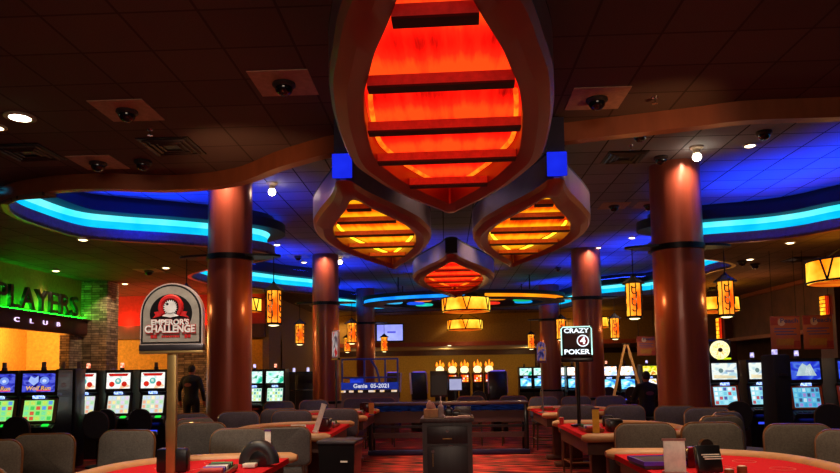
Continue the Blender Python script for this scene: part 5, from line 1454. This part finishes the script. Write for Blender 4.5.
# ================================================================== people
M_SKIN = surf('skin', (170, 104, 80), .55, 0, .08, 12)
M_JKT = surf('black_jacket', (17, 16, 19), .8, 0, .2, 20)
M_TRS = surf('black_trousers', (20, 19, 22), .85)
M_HAIR = surf('dark_short_hair', (34, 24, 20), .7)
M_SHOE = surf('black_shoe', (14, 12, 12), .4)
M_PRNT = surf('faded_pink_print', (120, 62, 60), .8)
def person(lab, loc, rz, seated, scale=1.0):
    t = thing('person', lab, 'person', loc, rz)
    t.scale = (scale,)*3
    zp = .62 if seated else .94                       # pelvis height; the figure faces +y
    up = zp
    sh = up + .50; neck = up + .56; head = up + .70
    hips = [(s*.10, 0, up - .02) for s in (-1, 1)]
    if seated: knees = [(s*.14, .42, up + .0) for s in (-1, 1)]; ank = [(s*.13, .40, .10 + .08) for s in (-1, 1)]
    else: knees = [(s*.12, .03, .50) for s in (-1, 1)]; ank = [(s*.13, -.02, .09) for s in (-1, 1)]
    shs = [(s*.19, -.01, sh - .03) for s in (-1, 1)]
    if seated: elb = [(s*.27, .10, up + .24) for s in (-1, 1)]; wri = [(s*.18, .33, up + .27) for s in (-1, 1)]
    else: elb = [(s*.29, -.03, up + .22) for s in (-1, 1)]; wri = [(s*.30, .05, up - .02) for s in (-1, 1)]
    def body(k, head_=True, torso=True, arms=True, legs=True, hands=True):
        m = MB()
        if torso:
            m.tube([(0, 0, up - .10), (0, 0, up), (0, 0, up + .15), (0, 0, up + .32), (0, -.01, up + .45), (0, -.01, sh + .03), (0, 0, neck)], [.12*k, .145*k, .135*k, .155*k, .165*k, .11*k, .055*k], 14)
            m.tube([(-.19, -.01, sh - .03), (0, -.01, sh + .01), (.19, -.01, sh - .03)], [.075*k, .09*k, .075*k], 12)
            for s in (-1, 1): m.ball((s*.085, 0, up + .36), .10*k, 14, (1, 1.0, 1.3)); m.ball((s*.075, 0, up - .02), .11*k, 14)
        if arms:
            for s_, e, w_ in zip(shs, elb, wri): m.tube([s_, tuple((a + b)/2 for a, b in zip(s_, e)), e, w_], [.062*k, .055*k, .046*k, .033*k], 12); m.ball(s_, .064*k, 12); m.ball(e, .046*k, 12)
        if legs:
            for h_, n_, a_ in zip(hips, knees, ank):
                m.tube([h_, tuple((a + b)/2 for a, b in zip(h_, n_)), n_], [.095*k, .08*k, .06*k], 12); m.ball(n_, .06*k, 12)
                c_ = tuple(a + (b - a)*.35 for a, b in zip(n_, a_)); m.tube([n_, c_, a_], [.058*k, .058*k, .04*k], 12)
        if head_:
            m.tube([(0, 0, neck - .06), (0, .01, neck + .06)], [.062, .055], 12)
            m.ball((0, .02, head), .1, 18, (.80, .98, 1.2)); m.ball((0, .05, head - .065), .055, 14, (1, 1, .8))
            m.ball((0, .122, head - .015), .017, 10, (.8, 1.2, 1.3))
            for s in (-1, 1): m.ball((s*.082, .01, head - .01), .024, 10, (.45, .8, 1.3)); m.ball((s*.033, .105, head + .012), .016, 10)
            m.ball((0, .107, head - .052), .02, 10, (1.4, .6, .5))
        if hands:
            for s, e, w_ in zip((-1, 1), elb, wri):
                d_ = (Vector(w_) - Vector(e)).normalized(); side = Vector((0, 0, 1)).cross(d_)
                if side.length < .3: side = Vector((0, 1, 0))
                side.normalize(); w0 = Vector(w_)
                nrm = d_.cross(side).normalized()
                m.tube([w0 - d_*.02, w0 + d_*.045, w0 + d_*.085], [.026, .034, .032], 10, flat=1.0)
                for q, ln in zip((-1.5, -.5, .5, 1.5), (.062, .074, .068, .052)):
                    b_ = w0 + d_*.075 + side*q*.017
                    m.tube([b_, b_ + d_*ln*.5, b_ + d_*ln*.85 + nrm*.012, b_ + d_*ln + nrm*.03], [.0095, .009, .0085, .007], 8)
                b_ = w0 + d_*.03 + side*.026
                m.tube([b_, b_ + side*.03 + d_*.025, b_ + side*.035 + d_*.06], [.012, .011, .008], 8)
        return m
    def finish(m, name, mat, vox):
        o = m.build(name, mat, t)
        r_ = o.modifiers.new('join', 'REMESH'); r_.mode = 'VOXEL'; r_.voxel_size = vox; r_.use_smooth_shade = True
        s_ = o.modifiers.new('smooth', 'SMOOTH'); s_.factor = .5; s_.iterations = 4
        return o
    m = body(.92)
    for a_ in ank: m.ball((a_[0], a_[1] + .05, a_[2] - .04), .05, 12, (.8, 1.7, .7))
    o = m.build('body', M_SKIN, t)
    r_ = o.modifiers.new('join', 'REMESH'); r_.mode = 'VOXEL'; r_.voxel_size = .0075; r_.use_smooth_shade = True
    finish(body(1.14, head_=False, legs=False, hands=False), 'jacket', M_JKT, .014)
    finish(body(1.1, head_=False, arms=False, torso=False, hands=False), 'trousers', M_TRS, .014)
    MB().ball((0, .005, head + .022), .103, 18, (.83, .96, 1.08)).build('hair', M_HAIR, t)
    for a_ in ank: MB().ball((a_[0], a_[1] + .05, a_[2] - .045), .056, 14, (.85, 1.9, .72)).build('shoe', M_SHOE, t)
    MB().prism([(.085*math.cos(2*PI*k/18), .042*math.sin(2*PI*k/18)) for k in range(18)], .0, .012, Matrix.Translation((0, -.176 if not seated else -.176, up + .36)) @ XZ).build('back_print', M_PRNT, t)
    return t
d = 17.0
person('person in black jacket and trousers standing with back turned beside the challenge sign post', (SX_(191.5, d), d, 0), R(-6), False, 1.08)
d = 15.5
px_, d_ = SX_(646, d), d
person('person in black top with pink back print sitting on a stool by the ladder', (px_, d_, .06), R(4), True, 1.05)
t = thing('bar_stool', 'plain low backed stool under the seated person in black', 'stool', (px_, d_, 0), 0)
MB().lathe([(.0, .50), (.19, .50), (.2, .53), (.17, .555), (.0, .556)], seg=24).build('seat', M_STOOL, t)
MB().lathe([(.22, 0), (.21, .03), (.04, .05), (.035, .50)], seg=16).build('pedestal', M_IRON, t)
# ================================================================== light
BLUE = (.0, .035, 1.0)
def blue(x, y, p, s=110): lamp('cove_fill', 'SPOT', (x, y, 3.3), BLUE, p*1.9, (x, y, 5), size=0, spot=s, blend=1)  # sizeless spots added in mid air to spread the cove's blue overhead
for x, y, p in [(-5.2, 11.4, 420), (-3.7, 12.2, 100), (-4.9, 18.2, 300), (-3.4, 20.6, 200), (-3.6, 26, 200), (5.8, 12.0, 420), (7.0, 10.4, 420), (5.4, 18.2, 300), (4.6, 21, 200), (4.4, 26, 200), (0, 22.5, 220), (-1.2, 17.5, 120), (1.5, 17.5, 90)]:
    blue(x, y, p)
WARM = (1, .70, .42)
def spot(x, y, z, p, tx=None, ty=None, tz=0, col=WARM, ang=85, size=.08): lamp('down_spot', 'SPOT', (x, y, z), col, p, (x if tx is None else tx, y + .001 if ty is None else ty, tz), size=size, spot=ang, blend=.8)
# downlights over each card table, and centre spots added to brighten the floor
for x, y, p in [(2.1, 5.0, 260), (-2.1, 5.0, 260), (2.2, 8.6, 170), (-2.1, 9.0, 170), (2.3, 12.3, 150), (-2.0, 12.2, 150), (0, 10.5, 520), (-.8, 12.4, 460), (.9, 12.4, 460), (0, 8.6, 120), (0, 16.5, 160)]:
    spot(x, y, 4.3 if y < 7 else 4.8, p)
# chairs behind the near tables
for x in (-3.2, 2.9): spot(x, 6.0, 4.3, 120)
# column tops are washed from close by
for cx, cd in COLX[:4]:
    lamp('column_wash', 'SPOT', (cx + .05, cd - .62, 4.93), (1, .68, .48), 80, (cx, cd - .42, 1.5), size=.04, spot=150, blend=1)
# unseen area fill added behind the camera to brighten the fronts
lamp('hall_fill', 'AREA', (0, -3.5, 4.0), (1, .72, .5), 110, (0, 8, 1.6), size=5.0, sy=1.2)
lamp('sign_fill', 'SPOT', (-1.6, 2.2, 4.3), (1, .9, .78), 330, (-2.0, 5.1, 2.05), size=.08, spot=34, blend=.7)  # added spot to brighten the challenge sign
lamp('ceiling_fill', 'AREA', (0, -1.5, 2.7), (.95, .9, .95), 10, (0, 4, 4.6), size=5.0, sy=2.0)  # added upward fill for the dark near ceiling
lamp('card_fill', 'SPOT', (1.5, 2.4, 4.3), (1, .92, .8), 110, (1.75, 5.0, 1.0), size=.08, spot=26, blend=.8)  # added spot to whiten the upright card
lamp('ribbon_fill', 'SPOT', (2.9, 5.6, 3.2), (1, .5, .2), 60, (2.0, 7.7, 4.3), size=.05, spot=60, blend=1)  # added warm spot to bring up the copper ribbon
lamp('ribbon_fill', 'SPOT', (-2.9, 6.6, 3.2), (1, .5, .25), 60, (-2.2, 8.6, 4.3), size=.05, spot=70, blend=1)  # its added counterpart for the ribbon's club side
lamp('stand_fill', 'SPOT', (.2, 4.6, 4.3), (1, .85, .7), 260, (0, 8, .8), size=.08, spot=40, blend=.8)  # added front fill for the dark pit stand
# soffit downlights
for q in down_px:
    if q[2] == Z_SOFFIT and q[1] < 300:
        p = at(q[0], q[1], z=Z_SOFFIT); spot(p.x, p.y, Z_SOFFIT - .06, 25, ang=100)
# club wall: green wash, red bay, yellow rooms
for k in range(6): lamp('green_back_light', 'POINT', (-9.42, 13.9 + k*.54, 3.36), (.02, 1, .04), 2.6, size=0)
lamp('green_wash_up', 'SPOT', (-8.8, 15.2, 3.0), (.02, 1, .08), 8, (-9.0, 15.2, 5), size=.05, spot=120)
for x in (-9.9, -8.8, -7.4): lamp('red_wash', 'POINT', (x, 20.7, 3.3), (1, .05, .02), 16, size=.03)
lamp('red_wash_up', 'SPOT', (-7.8, 19.8, 3.0), (1, .06, .03), 60, (-7.8, 19.0, 5), size=.05, spot=120)
for y, c in ((13.2, (1, .42, .10)), (16.3, (1, .70, .24)), (19, (1, .6, .2))): lamp('club_room_lamp', 'POINT', (-12.2, y, 2.9), c, 150, size=.2)
lamp('alcove_lamp', 'POINT', (-8.8, 21.8, 2.5), (1, .6, .2), 45, size=.1)
lamp('pier_fill', 'SPOT', (-8.2, 16.8, 4.05), (1, .75, .5), 60, (-8.85, 17.5, 2.8), size=.04, spot=70)  # added spot to lift the stone pier
# bulkhead scallops
for x in (-4.5, .5, 5.2): lamp('bulkhead_scallop', 'SPOT', (x, 29.2, 4.1), (1, .66, .25), 70, (x, 30, 2.6), size=.05, spot=100, blend=1)
for x in (-4, 0, 4): lamp('recess_lamp', 'POINT', (x, 33.5, 2.55), (1, .7, .3), 28, size=.1)
lamp('right_wall_glow', 'POINT', (8.5, 19, 3.2), (1, .4, .15), 18, size=.2)
lamp('ladder_fill', 'SPOT', (5.2, 18.2, 4.9), (1, .75, .45), 420, (5.35, 20, 1.2), size=.05, spot=50, blend=.8)  # added spot that brings the ladder out of the dark
lamp('stand_top_fill', 'SPOT', (0, 7.6, 4.8), (1, .85, .75), 130, (0, 8.2, 1.1), size=.06, spot=26, blend=.8)  # added narrow spot for the small items on the pit stand
lamp('recess_lamp', 'POINT', (-8, 32.5, 2.4), (1, .45, .1), 60, size=.1)  # extra lamp added to turn the far club side wall orange
